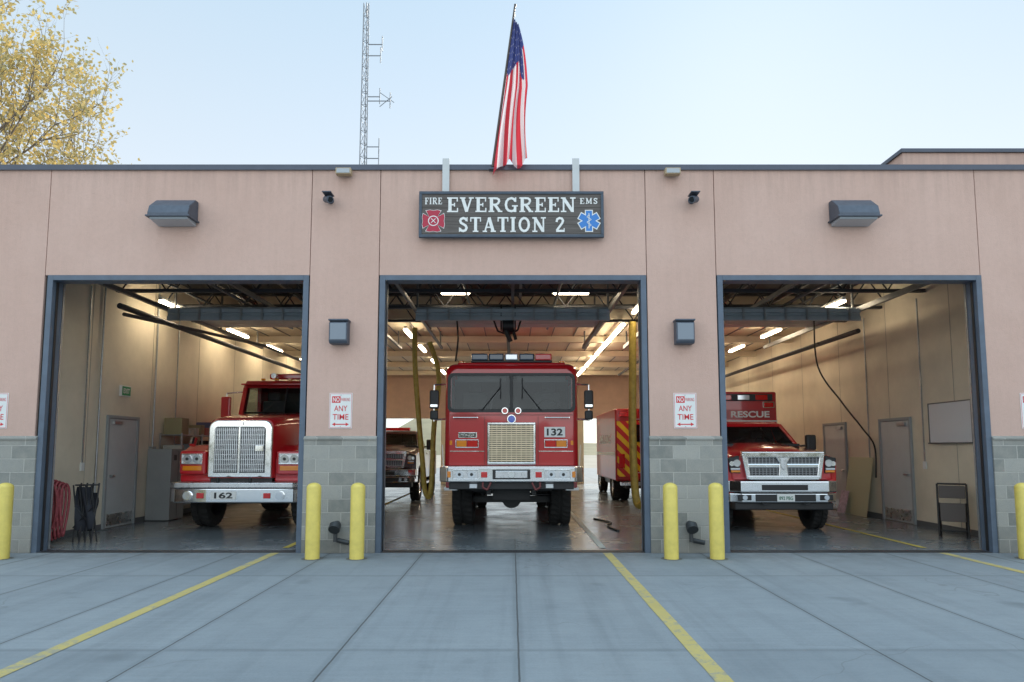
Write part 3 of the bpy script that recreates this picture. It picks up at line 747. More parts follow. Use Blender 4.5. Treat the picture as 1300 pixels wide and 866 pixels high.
    m=Multi(); m.rod((-.12,.39,2.24),(-.12,.399,2.24),.045,n=16); m.rod((.12,.39,2.24),(.12,.399,2.24),.045,n=16); m.make('spot_lamps',e,redLens)
    prism('bumper',e,chromeM,[(-1.27,.16),(-1.12,.02),(-.6,0),(.6,0),(1.12,.02),(1.27,.16),(1.27,.49),(-1.27,.49)],'z',.97,1.235,.02)
    box('bumper_top_plate',e,alumM,-1.22,1.22,.10,.48,1.236,1.243)
    box('bumper_lower_channel',e,blackM,-1.1,1.1,.12,.5,.84,.965,.01)
    box('bumper_centre_recess',e,blackM,-.33,.33,-.008,-.001,1.02,1.19,.002); box('winch_cover',e,alumM,-.28,.28,-.03,-.009,1.04,1.17,.008)
    cyl('siren_speaker',e,chromeM,(0,-.06,1.105),(0,-.031,1.105),.055,n=20)
    for s in (-1,1):
        headlamp(e,s*.80,-.015,1.105,.46,.18,True)
        box('bumper_turn',e,amberM,*sorted((s*1.06,s*1.12)),-.005,.05,1.05,1.16,.008); box('bumper_warn',e,redLens,*sorted((s*.42,s*.53)),-.016,0,1.05,1.15,.008)
        m=Multi(); m.path([(s*.5,.02,.96),(s*.5,-.02,.88),(s*.42,-.02,.84),(s*.36,.02,.96)],.018); m.make('tow_hook',e,hookM)
        cyl('marker_rod',e,whiteM,(s*1.2,.12,1.24),(s*1.22,.1,1.62),.008,n=8)
        box('fog_lamp',e,lampGlass,*sorted((s*.60,s*.74)),.09,.119,.86,.94,.008)
    box('roof_cap',e,redM,-1.0,1.0,.62,1.6,3.10,3.15,.03)
    m=Multi(); m.box(-.76,.76,.68,1.0,3.16,3.20); m.make('lightbar_base',e,blackM,.01)
    for a,b,mt in ((-.76,-.44,darkLens),(-.43,-.14,darkLens),(-.13,.13,lampGlass),(.14,.43,darkLens),(.44,.76,redLens)):
        box('lightbar_lens',e,mt,a+.004,b-.004,.67,1.01,3.20,3.33,.025)
    for x in (-.95,.95): cyl('roof_beacon',e,amberM,(x,.8,3.12),(x,.8,3.2),.05)
    box('pump_panel',e,alumM,-1.2,1.2,3.32,4.2,.75,2.9,.02); box('body',e,redM,-1.235,1.235,4.2,8.3,.72,3.05,.03)
    for s in (-1,1):
        for k in range(3): box('roller_shutter',e,alumM,*sorted((s*1.236,s*1.242)),4.4+k*1.25,5.5+k*1.25,1.0,2.6)
    m=Multi(); m.box(-.45,-.37,.5,8.2,.72,.95); m.box(.37,.45,.5,8.2,.72,.95); m.box(-.8,.8,2.15,2.35,.46,.58); m.rod((0,2.0,.55),(0,2.5,.55),.2,n=16); m.rod((-.9,1.95,.7),(.9,1.95,.62),.03)
    m.box(-.35,.35,.9,1.6,.6,.9); m.rod((-.6,2.1,.6),(-.6,2.1,1.1),.07,n=12); m.rod((.6,2.1,.6),(.6,2.1,1.1),.07,n=12); m.box(-.8,-.5,1.6,2.8,.72,.76); m.box(.5,.8,1.6,2.8,.72,.76)
    m.make('chassis',e,blackM)
    box('under_cab',e,blackM,-1.15,1.15,.6,3.3,1.1,1.195)
    for s in (-1,1):
        wheel(e,'front_wheel',s*.98,2.25,.54,.42,s); wheel(e,'rear_wheel',s*.95,6.6,.54,.55,s)
        box('mud_flap',e,blackM,*sorted((s*.75,s*1.2)),3.0,3.02,.3,1.09)
fire_engine()

def tanker():
    e=E('fire_tanker_truck',-5.13,2.3,0)
    rings=[rring(-.60,.60,.30,1.0,2.10,.14,.03),rring(-.63,.63,.34,1.0,2.13,.16,.03),rring(-.72,.72,1.2,1.0,2.24,.2,.03),rring(-.86,.86,2.65,1.0,2.36,.24,.03)]
    loft('hood',e,redM,rings)
    def arch(x,z0,z1,r,n=6):
        pts=[(-x,z0),(x,z0)]
        for k in range(n+1): a=rad(90*k/n); pts.append((x-r+r*math.cos(a),z1-r+r*math.sin(a)))
        for k in range(n+1): a=rad(90+90*k/n); pts.append((-x+r+r*math.cos(a),z1-r+r*math.sin(a)))
        return pts
    prism('grille_surround',e,chromeM,arch(.60,1.02,2.09,.16),'y',.22,.31,.025)
    prism('grille_back',e,M('grille_dark',(.05,.055,.06),.5),arch(.48,1.10,1.97,.06),'y',.212,.2195)
    slats('grille_bars',e,alumM,-.47,.47,.19,1.12,1.95,26,.4,.02,True)
    slats('grille_cross',e,alumM,-.47,.47,.20,1.12,1.95,9,.12,.008)
    box('grille_spine',e,chromeM,-.02,.02,.175,.21,1.1,1.97,.008)
    flat('badge',e,chromeM,[(-.05,2.0),(.05,2.0),(.06,2.05),(0,2.075),(-.06,2.05)],.2)
    box('side_plate',e,chromeM,.30,.46,.17,.188,1.5,1.62,.008)
    for s in (-1,1):
        prof=[(.40,.92),(.38,1.30),(.46,1.50),(.75,1.62),(1.7,1.66),(2.2,1.52),(2.35,1.2),(2.35,.95),(1.95,.9),(1.80,1.18),(1.55,1.36),(1.25,1.40),(.95,1.34),(.72,1.15),(.62,.92)]
        prism('fender',e,redM,prof,'x',*sorted((s*.60,s*1.19)),.035)
        box('headlamp_pod',e,redM,*sorted((s*.66,s*1.17)),.30,.5,1.06,1.52,.05,3)
        headlamp(e,s*.92,.285,1.36,.40,.20,True)
        box('turn_lamp',e,amberM,*sorted((s*.74,s*1.10)),.285,.31,1.14,1.23,.01)
        wheel(e,'front_wheel',s*.98,1.25,.52,.34,s)
        wheel(e,'rear_wheel',s*.92,5.0,.52,.55,s)
        m=Multi(); m.rod((s*1.0,2.9,2.85),(s*1.32,2.7,2.8),.015); m.rod((s*1.32,2.7,2.8),(s*1.32,2.7,2.1),.014); m.rod((s*1.0,2.9,2.15),(s*1.32,2.7,2.15),.015); m.make('mirror_arm',e,chromeM)
        box('mirror_head',e,redM,*sorted((s*1.21,s*1.42)),2.62,2.72,2.25,2.72,.03,3)
        cyl('air_horn',e,chromeM,(s*.35,2.9,3.22),(s*.35,3.5,3.22),.06,.025)
        cyl('side_beacon',e,chromeM,(s*1.05,.55,1.62),(s*1.05,.62,1.75),.06)
    cyl('roof_beacon',e,chromeM,(.35,3.0,3.16),(.35,3.0,3.26),.1,.06)
    prism('bumper',e,chromeM,[(-1.24,.18),(-1.1,.02),(-.5,0),(.5,0),(1.1,.02),(1.24,.18),(1.24,.36),(-1.24,.36)],'z',.56,.82,.02)
    prism('bumper_top_tray',e,alumM,[(-1.24,.14),(-1.1,-.03),(1.1,-.03),(1.24,.14),(1.24,.40),(-1.24,.40)],'z',.83,.93,.015)
    box('number_plate',e,whiteM,-.42,.05,-.014,-.001,.62,.77,.004); text('number',e,blackP,'162',-.18,-.016,.695,.34,.11,.03)
    for s in (-1,1):
        cyl('fog_lamp',e,lampGlass,(s*.85,-.03,.69),(s*.85,.02,.69),.07); cyl('fog_ring',e,chromeM,(s*.85,-.02,.69),(s*.85,.02,.69),.085); box('bumper_warn',e,redLens,*sorted((s*.55,s*.68)),-.015,0,.64,.74,.008)
    for x in (-.3,.3): cyl('tow_pin',e,blackM,(x,.0,.93),(x,.0,1.02),.03)
    prism('cab_lower',e,redM,[(2.6,.95),(2.6,2.31),(4.36,2.31),(4.36,.95)],'x',-1.02,1.02,.03)
    prism('cab_roof',e,redM,[(2.85,2.93),(2.88,2.99),(3.02,3.12),(4.3,3.16),(4.36,3.1),(4.36,2.93)],'x',-1.02,1.02,.05,4)
    box('cab_back',e,redM,-1.01,1.01,4.28,4.355,2.30,2.94); box('cab_back_liner',e,linerM,-.95,.95,4.2,4.27,2.3,2.94)
    for s in (-1,1):
        prism('front_pillar',e,redM,[(2.6,2.29),(2.74,2.29),(3.0,2.95),(2.86,2.95)],'x',*sorted((s*.90,s*1.015)),.01)
        box('rear_pillar',e,redM,*sorted((s*.93,s*1.015)),3.75,4.28,2.29,2.95)
        pane('windscreen',e,clearM,*sorted((s*.02,s*.92)),2.30,2.94,2.60,2.855,.04,0)
        MO('side_window',e,clearM,[(s*1.0,2.74,2.3),(s*1.0,3.76,2.3),(s*1.0,3.76,2.94),(s*1.0,2.99,2.94)],[(0,1,2,3)])
    prism('centre_post',e,blackM,[(2.59,2.31),(2.62,2.31),(2.87,2.94),(2.84,2.94)],'x',-.018,.018)
    box('dashboard',e,blackM,-.95,.95,2.66,2.95,2.312,2.38,.02); seats(e,(-.55,.55),3.55,2.2,2.85); steer(e,.52,3.0,2.42,.19)
    box('visor',e,redM,-.98,.98,2.62,2.95,2.985,3.02,.012)
    m=Multi(); m.rod((-.5,2.56,2.34),(-.2,2.65,2.6),.01); m.rod((.5,2.56,2.34),(.2,2.65,2.6),.01); m.make('wiper',e,blackM)
    for k in range(5): box('roof_marker',e,amberM,-.62+k*.31-.04,-.62+k*.31+.04,2.98,3.05,3.12,3.17,.008)
    box('lightbar',e,redLens,-.55,.55,3.2,3.5,3.17,3.3,.03)
    box('tank_body',e,redM,-1.22,1.22,4.5,6.6,1.1,2.95,.06,3); box('hose_bed',e,alumM,-1.1,1.1,4.6,6.5,2.95,3.1)
    m=Multi(); m.box(-.45,-.37,.3,6.5,.6,.85); m.box(.37,.45,.3,6.5,.6,.85); m.box(-.85,.85,1.18,1.32,.46,.58); m.box(-.5,.5,.6,1.1,.6,1.0); m.make('chassis',e,blackM)
    box('inner_block',e,blackM,-.58,.58,.35,2.55,.85,.999)
    box('side_step',e,alumM,-1.18,-1.0,2.4,3.6,.5,.56); box('side_tank',e,alumM,-1.15,-.85,2.5,3.8,.56,.93,.05,3)
tanker()

meshM=M('grille_mesh',(.30,.31,.33),.3,.8)
plateG=M('plate_green',(.03,.16,.09),.5)
def pickup_front(e,paint,crew=3.4):
    def hr(y,w,zt,bul):
        return [(-w,y,.98),(-w,y,zt-.16),(-w+.05,y,zt-.07),(-w+.16,y,zt-.03),(-.52,y,zt-.02),(-.42,y,zt+bul),(0,y,zt+bul+.012),(.42,y,zt+bul),(.52,y,zt-.02),(w-.16,y,zt-.03),(w-.05,y,zt-.07),(w,y,zt-.16),(w,y,.98)]
    rings=[hr(.16,.90,1.43,.0),hr(.24,.95,1.49,.02),hr(.7,1.0,1.56,.04),hr(1.3,1.0,1.62,.05),hr(1.55,1.0,1.64,.03)]
    loft('hood',e,paint,rings)
    box('fascia',e,paint,-.93,.93,.13,.3,.98,1.42,.04,3)
    box('grille_back',e,blackM,-.68,.68,.115,.14,1.03,1.43,.01)
    slats('grille_mesh',e,meshM,-.66,.66,.085,1.05,1.41,11,.3,.02)
    slats('grille_mesh_v',e,meshM,-.66,.66,.09,1.05,1.41,20,.16,.02,True)
    prism('grille_rim',e,chromeM,[(-.77,1.50),(.77,1.50),(.70,1.39),(-.70,1.39)],'y',.035,.13,.016)
    prism('grille_rim_low',e,chromeM,[(-.64,.985),(.64,.985),(.68,1.065),(-.68,1.065)],'y',.035,.13,.014)
    for s in (-1,1): prism('grille_rim_side',e,chromeM,[(s*.60,1.0),(s*.68,1.0),(s*.76,1.46),(s*.67,1.46)],'y',.04,.13,.012)
    box('grille_bar',e,chromeM,-.67,.67,.055,.1,1.20,1.28,.018)
    prism('grille_centre_bar',e,chromeM,[(-.16,1.44),(-.07,1.28),(-.09,1.05),(.09,1.05),(.07,1.28),(.16,1.44)],'y',.045,.11,.014)
    prism('centre_badge',e,alumM,[(-.07,1.38),(-.05,1.22),(0,1.16),(.05,1.22),(.07,1.38)],'y',.03,.044,.005)
    for s in (-1,1):
        prism('headlamp_housing',e,blackM,[(s*.77,1.10),(s*.96,1.12),(s*.99,1.38),(s*.79,1.43)],'y',.095,.2,.015)
        cyl('headlamp_projector',e,lampGlass,(s*.84,.07,1.29),(s*.84,.1,1.29),.065); cyl('headlamp_reflector',e,chromeM,(s*.93,.085,1.28),(s*.93,.1,1.28),.045)
        box('turn_lamp',e,amberM,*sorted((s*.78,s*.95)),.082,.1,1.12,1.16,.006); box('lamp_glass',e,lampGlass,*sorted((s*.785,s*.955)),.078,.094,1.17,1.20)
        prof=[(.16,.90),(.14,1.36),(.5,1.44),(1.4,1.50),(1.7,1.52),(1.7,.62),(1.46,.62),(1.40,.86),(1.24,1.0),(.98,1.05),(.74,1.0),(.58,.86),(.50,.66),(.2,.66)]
        prism('fender',e,paint,prof,'x',*sorted((s*.86,s*1.015)),.03)
        wheel(e,'front_wheel',s*.90,.99,.43,.27,s,chromeM)
        m=Multi(); m.rod((s*.95,1.75,1.6),(s*1.15,1.7,1.62),.02); m.make('mirror_arm',e,blackM)
        box('mirror',e,blackM,*sorted((s*1.12,s*1.32)),1.62,1.74,1.52,1.84,.035,3)
        prism('door',e,paint,[(1.7,.62),(1.7,1.55),(crew,1.55),(crew,.62)],'x',*sorted((s*.92,s*1.0)),.02); box('door_handle',e,chromeM,*sorted((s*1.0,s*1.02)),2.75,2.95,1.38,1.42,.01)
        box('running_board',e,alumM,*sorted((s*.9,s*1.08)),1.75,crew,.45,.52,.01)
        box('fog_lamp_well',e,blackM,*sorted((s*.62,s*.86)),-.012,.02,.62,.72,.01); cyl('fog_lamp',e,lampGlass,(s*.74,-.02,.67),(s*.74,.0,.67),.045)
    prism('bumper',e,chromeM,[(-1.03,.30),(-1.0,.12),(-.8,.02),(.8,.02),(1.0,.12),(1.03,.30),(1.03,.5),(-1.03,.5)],'z',.76,.97,.025)
    prism('bumper_low',e,chromeM,[(-1.02,.30),(-.98,.13),(-.78,.0),(.78,.0),(.98,.13),(1.02,.30),(1.02,.5),(-1.02,.5)],'z',.58,.745,.02)
    box('bumper_intake',e,blackM,-.55,.55,-.006,.1,.60,.73,.01); box('air_dam',e,blackM,-.9,.9,.08,.4,.44,.575,.02)
    box('bumper_upper_intake',e,blackM,-.42,.42,.012,.1,.80,.90,.008)
    box('bumper_step_pad',e,blackM,-.5,.5,.05,.2,.971,.98,.004)
    box('plate',e,whiteM,-.16,.16,-.02,-.008,.60,.74,.004); text('plate_number',e,plateG,'892 PBG',0,-.023,.66,.25,.065,.02)
    for s in (-1,1): m=Multi(); m.path([(s*.42,.05,.6),(s*.42,-.03,.55),(s*.34,-.03,.55),(s*.34,.05,.6)],.014); m.make('tow_hook',e,blackM)
    def gr(z,w,y0,y1): return [(-w,y0,z),(w,y0,z),(w,y1,z),(-w,y1,z)]
    loft('greenhouse_glass',e,clearM,[gr(1.56,.90,1.50,crew-.02),gr(2.04,.74,2.12,crew-.12)],smooth=False,cap0=False,cap1=False)
    loft('roof',e,paint,[gr(2.02,.77,2.08,crew-.1),gr(2.08,.76,2.12,crew-.1),gr(2.12,.68,2.2,crew-.15)],smooth=False)
    box('cab_rear_liner',e,linerM,-.74,.74,crew-.16,crew-.12,1.56,2.02); box('cab_floor_liner',e,linerM,-.9,.9,1.57,crew-.05,1.50,1.555)
    box('dashboard',e,blackM,-.84,.84,1.60,1.95,1.556,1.66,.03); seats(e,(-.42,.42),2.55,1.56,1.92,.24); steer(e,.42,2.1,1.68,.18)
    m=Multi()
    for s in (-1,1):
        m.rod((s*.905,1.49,1.56),(s*.76,2.10,2.05),.035,.035,8)
        m.rod((s*.90,2.6,1.56),(s*.77,2.6,2.05),.03,.03,8)
    m.make('pillars',e,paint)
    m=Multi(); m.rod((-.55,1.48,1.64),(-.1,1.70,1.80),.01); m.rod((.2,1.48,1.64),(.6,1.68,1.78),.01); m.make('wipers',e,blackM)
    box('cowl',e,blackM,-.88,.88,1.40,1.50,1.60,1.655,.01); box('inner_mirror',e,blackM,-.10,.10,2.08,2.10,1.90,1.96,.005)
    box('underbody',e,blackM,-.8,.8,.35,crew,.42,.975)

def ambulance():
    e=E('rescue_ambulance',4.96,2.1,0)
    pickup_front(e,redM,3.35)
    box('module',e,redM,-1.21,1.21,3.38,6.9,.70,2.88,.05,3)
    box('module_cab_seal',e,blackM,-.8,.8,3.25,3.379,.8,2.0)
    box('module_stripe',e,whiteM,-1.214,1.214,3.376,6.8,2.18,2.21)
    box('front_light_strip',e,blackM,-1.1,1.1,3.34,3.379,2.66,2.82,.01)
    for k,mt in enumerate((redLens,lampGlass,redLens,lampGlass,redLens)): box('front_warning_lamp',e,mt,-.98+k*.42,-.98+k*.42+.28,3.32,3.345,2.68,2.80,.01)
    for s in (-1,1):
        m=Multi(); ringbox(m,*sorted((s*.88,s*1.14)),3.35,3.379,2.50,2.64,.015); m.make('corner_lamp_bezel',e,chromeM); box('corner_lamp',e,redLens,*sorted((s*.90,s*1.12)),3.355,3.378,2.515,2.625,.01)
    box('name_panel',e,redD,-1.15,1.15,3.372,3.379,2.24,2.46)
    text('text_fire',e,whiteM,'FIRE',-.72,3.369,2.35,.55,.15,.03); text('text_rescue',e,whiteM,'RESCUE',.58,3.369,2.35,.90,.15,.03)
    for s in (-1,1): wheel(e,'rear_wheel',s*.92,5.3,.43,.5,s); box('rear_fender_trim',e,chromeM,*sorted((s*1.21,s*1.23)),4.8,5.8,.9,.93)
ambulance()
def rear_pickup():
    e=E('pickup_truck',-3.8,9.4,0)
    pickup_front(e,pickD,3.4)
    box('cargo_bed',e,pickD,-1.0,1.0,3.45,5.6,.62,1.5,.04)
    for s in (-1,1): wheel(e,'rear_wheel',s*.90,4.6,.43,.27,s)
    box('roof_lightbar',e,redLens,-.5,.5,2.3,2.55,2.13,2.23,.02)
rear_pickup()
def rear_ambulance():
    e=E('parked_ambulance',4.22,9.5,0)
    box('module',e,redD,-1.22,1.22,0,4.4,.62,2.72,.05,3)
    MO('chevron_panel',e,chevron(),[(-1.17,-.004,.75),(1.17,-.004,.75),(1.17,-.004,2.35),(-1.17,-.004,2.35)],[(0,1,2,3)])
    m=Multi(); ringbox(m,-.72,.72,-.02,-.005,.85,2.42,.02); m.box(-.01,.01,-.02,-.005,.87,2.4); m.make('rear_door_trim',e,alumM)
    for s in (-1,1):
        box('rear_window',e,glassM,*sorted((s*.15,s*.6)),-.015,-.006,1.75,2.25,.002); box('tail_lamp',e,redLens,*sorted((s*.95,s*1.12)),-.03,-.006,1.0,1.4,.01); box('top_lamp',e,redLens,*sorted((s*.8,s*1.1)),-.03,-.002,2.48,2.62,.01)
        wheel(e,'rear_wheel',s*.92,1.2,.43,.5,s); wheel(e,'front_wheel',s*.9,5.2,.43,.27,s)
        text('side_text',e,whiteM,'AMBULANCE',s*1.2275,2.2,1.85,2.6,.28,.02,rot=(90,0,90*s))
    box('side_stripe',e,whiteM,-1.226,1.226,.1,4.3,1.35,1.45); box('rear_step',e,alumM,-1.1,1.1,-.3,-.031,.5,.6,.01)
    box('cab',e,redD,-.95,.95,4.42,6.4,.55,1.6,.1); box('underbody',e,blackM,-.9,.9,.1,6.2,.4,.61)
    box('cab_top',e,redD,-.8,.8,4.45,5.6,1.6,2.1,.12)
rear_ambulance()

# ---------------------------------------------------------------- things inside the bays
def hose(name,pts,r,mat):
    P=[Vector(p) for p in pts]; Q=[]
    for i in range(len(P)-1):
        p0=P[max(i-1,0)];p1=P[i];p2=P[i+1];p3=P[min(i+2,len(P)-1)]
        for k in range(8):
            t=k/8; Q.append(.5*((2*p1)+(-p0+p2)*t+(2*p0-5*p1+4*p2-p3)*t*t+(-p0+3*p1-3*p2+p3)*t**3))
    Q.append(P[-1]); m=Multi(); m.path(Q,r,12); e=E(name); m.make('hose',e,mat); return e
hose('exhaust_hose',[(-2.22,5.0,4.3),(-2.20,5.0,3.4),(-2.10,5.0,2.2),(-2.0,5.0,1.2),(-1.94,5.0,.6),(-1.80,4.9,.62),(-1.76,5.0,2.0),(-1.68,5.2,3.2),(-1.9,5.2,4.0)],.058,hoseM)
hose('exhaust_hose',[(2.72,4.8,4.4),(2.70,4.8,3.2),(2.68,4.8,2.0),(2.70,4.8,.9),(2.75,4.7,.35),(2.9,4.4,.4)],.085,hoseM)
hose('power_cord',[(6.9,5.0,4.5),(6.95,5.0,3.4),(7.4,4.9,2.6),(7.9,5.0,2.0),(8.2,5.1,1.6),(8.2,5.1,.9)],.018,blackM)
hose('power_cord',[(-1.2,4.0,4.5),(-1.15,4.0,3.9),(-1.2,4.0,3.4)],.02,blackM)
hose('floor_hose',[(2.0,2.6,.02),(1.9,3.4,.02),(2.05,4.0,.02),(1.8,4.8,.02)],.02,blackM)
e=E('exhaust_reel',-.08,3.7,4.12); m=Multi(); m.rod((-.12,0,0),(.12,0,0),.17,n=20); m.box(-.16,-.13,-.12,.12,-.1,.42); m.box(.13,.16,-.12,.12,-.1,.42); m.rod((-.05,-.1,-.12),(.05,-.05,-.35),.05); m.rod((.1,0,-.1),(.16,0,-.3),.035); m.path([(-.3,0,.1),(-.22,0,-.12),(.0,0,-.2),(.2,0,-.1),(.28,0,.15)],.02); m.make('reel',e,blackM)
e=E('exit_sign',-7.9,3.45,2.72); box('housing',e,whiteM,.001,.05,-.17,.17,-.11,.11,.004); box('face',e,exitM,.0505,.054,-.15,.15,-.09,.09); text('text_exit',e,whiteM,'EXIT',.056,0,0,.22,.10,.03,rot=(90,0,90))
e=E('storage_shelf',-7.62,5.9,0); m=Multi()
for x in (-.24,.24):
    for y in (-1.0,0,1.0): m.box(x-.015,x+.015,y-.015,y+.015,0,1.9)
for z in (.3,.8,1.3,1.85): m.box(-.25,.25,-1.02,1.02,z,z+.02)
m.make('frame',e,galvM)
cols=[M('box_paint',c,.6) for c in ((.4,.1,.08),(.1,.13,.22),(.45,.44,.38),(.05,.05,.05),(.30,.26,.14),(.22,.24,.25))]
for z in (.321,.821,1.321,1.871):
    y=-.95
    while y<.8:
        w=random.uniform(.15,.35); h=random.uniform(.12,.38); box('stored_box',e,random.choice(cols),-.2,.2,y,y+w,z,z+h,.01); y+=w+.06
e=E('hanging_coats',-7.80,6.95,0); m=Multi()
for k in range(3): 
    m.rod((.05,-.2+k*.2,1.75),(.08,-.2+k*.2,1.05),.07,.13,n=10)
m.make('coats',e,M('coat_fabric',(.03,.03,.035),.9))
e=E('steel_locker',-7.62,4.75,0); box('body',e,M('locker_grey',(.30,.31,.31),.5,var=.06),-.26,.26,-.32,.32,.02,1.55,.01); box('door_gap',e,blackM,.2605,.263,-.005,.005,.06,1.5); box('vent',e,blackM,.2605,.264,-.2,-.08,1.3,1.42)
def folding_chair(name,x,y,rz,seatmat):
    e=E(name,x,y,0,rz); m=Multi()
    for s in (-.22,.22):
        m.path([(s,.02,.01),(s,.14,.93)],.017); m.path([(s*.88,.20,.01),(s*.88,.02,.60)],.017)
    m.path([(-.22,.14,.93),(.22,.14,.93)],.017); m.path([(-.2,.035,.12),(.2,.035,.12)],.012); m.path([(-.19,.19,.1),(.19,.19,.1)],.012)
    m.make('frame',e,M('chair_frame',(.025,.024,.024),.4,.3))
    box('back_pad',e,seatmat,-.20,.20,.085,.125,.68,.90,.012); box('seat_pad',e,seatmat,-.19,.19,-.02,.02,.28,.60,.012)
    return e
folding_chair('folding_chair',7.72,1.70,rad(-32),M('chair_pad_tan',(.12,.10,.09),.7))
e=E('camp_chair',-7.10,1.05,0); m=Multi()
for k in range(4):
    x=-.15+k*.10; m.rod((x,0,.01),(x+.03,.1,.98),.014); m.rod((x+.05,.08,.01),(x-.04,.0,.95),.012)
m.rod((-.16,0,.25),(.16,0,.60),.01); m.rod((-.16,.02,.60),(.16,.02,.25),.01); m.rod((-.16,0,.95),(.16,.1,.95),.014)
m.make('frame',e,blackM)
fabM=M('camp_fabric',(.02,.022,.03),.85)
for off,sc0 in ((0,1),(.07,.85)):
    vs=[];fs=[]
    for i in range(13):
        for j in range(9):
            u=i/12; v=j/8; vs.append((-.15+off*.6+.30*sc0*v+.03*math.sin(u*6+off*30),.03+off-.05*math.sin(v*9+u*4)-.03*math.sin(u*7),.24+.68*u*sc0-.06*math.sin(v*3.14)*(1-u)))
    for i in range(12):
        for j in range(8): a=i*9+j; fs.append((a,a+1,a+10,a+9))
    MO('fabric',e,fabM,vs,fs,smooth=True)
e=E('red_hose_coil',-7.42,.75,0); m=Multi()
for k in range(5): m.path([(.045*k-.07+.02*math.sin(rad(t)*2),.05+.10*math.cos(rad(t))+.02*k,.56+(.50-.02*k)*math.sin(rad(t))) for t in range(0,361,20)],.02,8)
for k in range(3): m.path([(-.02+.11*math.cos(rad(t)),.03*k-.03,.62+(.38-.05*k)*math.sin(rad(t))) for t in range(0,361,20)],.018,8)
m.make('coil',e,M('red_hose',(.30,.06,.07),.6,var=.35,vs=20)) 
e=E('whiteboard',8.25,2.45,0); box('panel',e,M('board_face',(.70,.72,.74),.25),-.02,-.002,-.62,.62,1.67,2.42); m=Multi()
for a in ((-.64,-.62,1.65,2.44),(.62,.64,1.65,2.44)): m.box(-.03,-.002,*a)
m.box(-.03,-.002,-.62,.62,2.42,2.44); m.box(-.07,-.002,-.62,.62,1.65,1.67); m.make('frame',e,trackM)
e=E('leaning_board',8.1,5.75,0); MO('sheet',e,M('cream_board',(.45,.46,.30),.6),[(-.1,-.55,.01),(-.1,.55,.01),(.12,.55,1.35),(.12,-.55,1.35)],[(0,1,2,3)])
e=E('information_poster',7.98,6.2,0); MO('sheet',e,M('poster_paper',(.5,.40,.5),.6,var=.4,vs=12),[(-.08,-.2,.02),(-.08,.2,.02),(.05,.2,.55),(.05,-.2,.55)],[(0,1,2,3)])
e=E('switch_box',8.25,1.25,0); box('box',e,blackM,-.06,-.002,-.08,.08,1.5,1.75,.008); box('conduit',e,galvM,-.03,-.002,-.012,.012,1.75,4.6)
for x,ys in ((-7.9,(2.2,5.6)),(8.25,(3.3,5.4))):
    for y in ys:
        s=1 if x<0 else -1
        e=E('wall_outlet_box',x,y,0); box('cover',e,whiteM,*sorted((s*.001,s*.03)),-.05,.05,1.15,1.30,.004); box('conduit',e,galvM,*sorted((s*.001,s*.022)),-.01,.01,1.30,4.6)
e=E('electrical_conduit',-7.9,0,0); m=Multi(); m.rod((.03,2.6,.1),(.03,2.6,5.2),.018); m.rod((.03,4.6,1.6),(.03,4.6,5.2),.018); m.box(.002,.06,4.5,4.7,1.3,1.6); m.make('conduit',e,galvM)
m=Multi()
for y in (2.3,4.5,6.7,8.9,11.1,13.3): m.box(-.004,.0,y-.006,y+.006,.0,5.4)
seamM=M('wall_seam_dark',(.35,.32,.27),.8)  # darker tone for the wall panel seams
for nm,x in (('wall_seams',-7.896),('wall_seams',8.25)):
    o=m.make(nm,B,seamM); o.location=(x,0,0)
sk_=M('wall_skirting',(.12,.12,.12),.7)
box('skirting',B,sk_,-7.899,-7.885,.3,2.88,.007,.11); box('skirting',B,sk_,-7.899,-7.885,4.02,20,.007,.11); box('skirting',B,sk_,8.235,8.249,.3,3.68,.007,.11); box('skirting',B,sk_,8.235,8.249,4.92,6.43,.007,.11)

vs=[];fs=[];N=60
for i in range(N+1):
    x=-300+10*i; h=8+5*math.sin(i*.7)+3*math.sin(i*1.9)
    vs+=[(x,160,-.03),(x,200,h)]
    if i: fs.append((2*i-2,2*i,2*i+1,2*i-1))
MO('hill',None,M('hill_scrub',(.20,.18,.11),.95,var=.4,vs=.05),vs,fs,smooth=True)

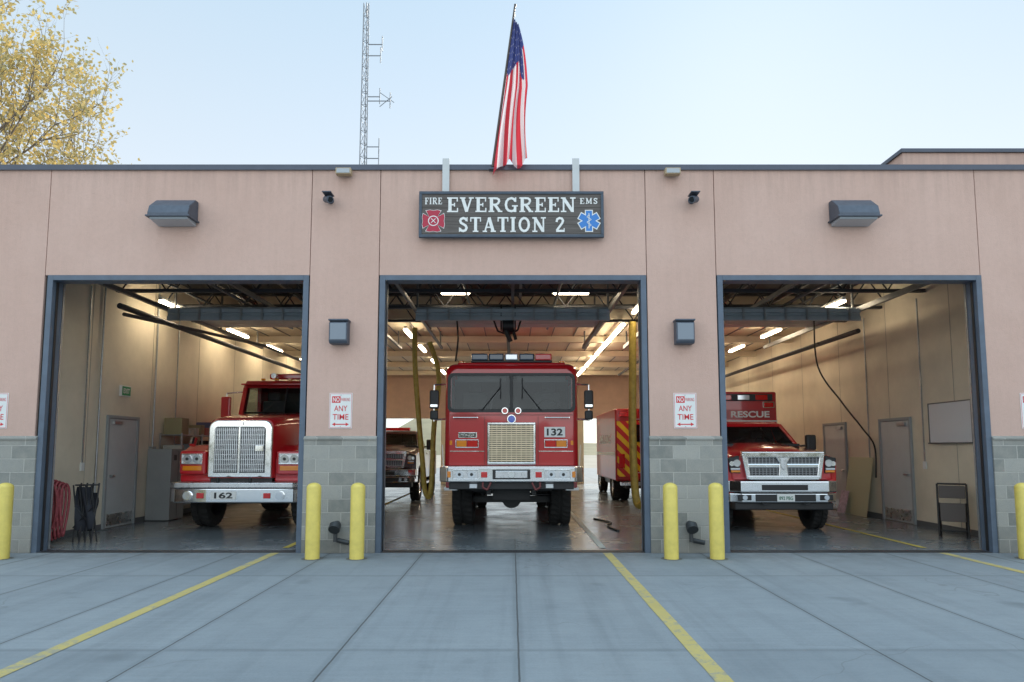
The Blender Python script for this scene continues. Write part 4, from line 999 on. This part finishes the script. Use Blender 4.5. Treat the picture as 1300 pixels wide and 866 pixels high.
# ---------------------------------------------------------------- light, sky, camera
el=rad(32); az=rad(20)
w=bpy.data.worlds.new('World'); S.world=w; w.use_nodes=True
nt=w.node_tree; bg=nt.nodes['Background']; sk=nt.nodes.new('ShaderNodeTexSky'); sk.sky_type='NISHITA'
sk.sun_disc=False; sk.sun_elevation=el; sk.sun_rotation=az; sk.altitude=1500; sk.air_density=1.0; sk.dust_density=.5; sk.ozone_density=1.0
tc=nt.nodes.new('ShaderNodeTexCoord'); sp=nt.nodes.new('ShaderNodeSeparateXYZ'); nt.links.new(tc.outputs['Generated'],sp.inputs[0])
def mr(src,a,b,c0,c1):
    x=nt.nodes.new('ShaderNodeMapRange'); nt.links.new(src,x.inputs[0])
    for i,v in enumerate((a,b,c0,c1)): x.inputs[i+1].default_value=v
    return x.outputs[0]
def wm(op,a,b):
    x=nt.nodes.new('ShaderNodeMath'); x.operation=op
    for i,v in enumerate((a,b)):
        if isinstance(v,bpy.types.NodeSocket): nt.links.new(v,x.inputs[i])
        else: x.inputs[i].default_value=v
    return x.outputs[0]
f=wm('MULTIPLY',mr(sp.outputs[2],.60,.95,1,1.7),mr(sp.outputs[1],.2,-.6,1,1.95))  # sky boosted overhead and behind the camera to fill the shaded facade
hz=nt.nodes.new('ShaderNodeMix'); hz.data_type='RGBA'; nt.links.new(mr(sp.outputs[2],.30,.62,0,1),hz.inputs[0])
hz.inputs[6].default_value=(4.75,5.05,5.1,1); hz.inputs[7].default_value=(3.3,4.35,5.05,1)  # pale haze colour added to the sky to raise its light
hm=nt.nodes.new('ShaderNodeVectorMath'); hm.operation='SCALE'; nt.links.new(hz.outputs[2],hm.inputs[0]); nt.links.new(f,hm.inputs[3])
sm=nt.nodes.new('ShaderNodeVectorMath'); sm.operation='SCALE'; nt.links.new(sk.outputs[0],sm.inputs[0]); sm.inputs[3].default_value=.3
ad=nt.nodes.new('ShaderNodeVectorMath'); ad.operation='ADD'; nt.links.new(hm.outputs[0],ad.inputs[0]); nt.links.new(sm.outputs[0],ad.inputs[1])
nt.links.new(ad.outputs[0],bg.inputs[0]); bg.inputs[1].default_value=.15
L=bpy.data.lights.new('sun','SUN'); L.energy=5; L.angle=rad(.5); L.color=(1,.92,.8)
so=bpy.data.objects.new('sun',L); COL.objects.link(so)
d=Vector((math.sin(az)*math.cos(el),math.cos(az)*math.cos(el),math.sin(el)))
so.rotation_euler=(-d).to_track_quat('-Z','Y').to_euler()
c=bpy.data.cameras.new('camera'); c.lens=24; c.sensor_width=36; c.shift_y=.0446; c.clip_end=5000; c.clip_start=.05
co=bpy.data.objects.new('camera',c); COL.objects.link(co); co.location=(0,-10.4,1.553); co.rotation_euler=(rad(90+5.19),0,0)
S.camera=co
S.view_settings.view_transform='Standard'; S.view_settings.look='None'; S.view_settings.exposure=0
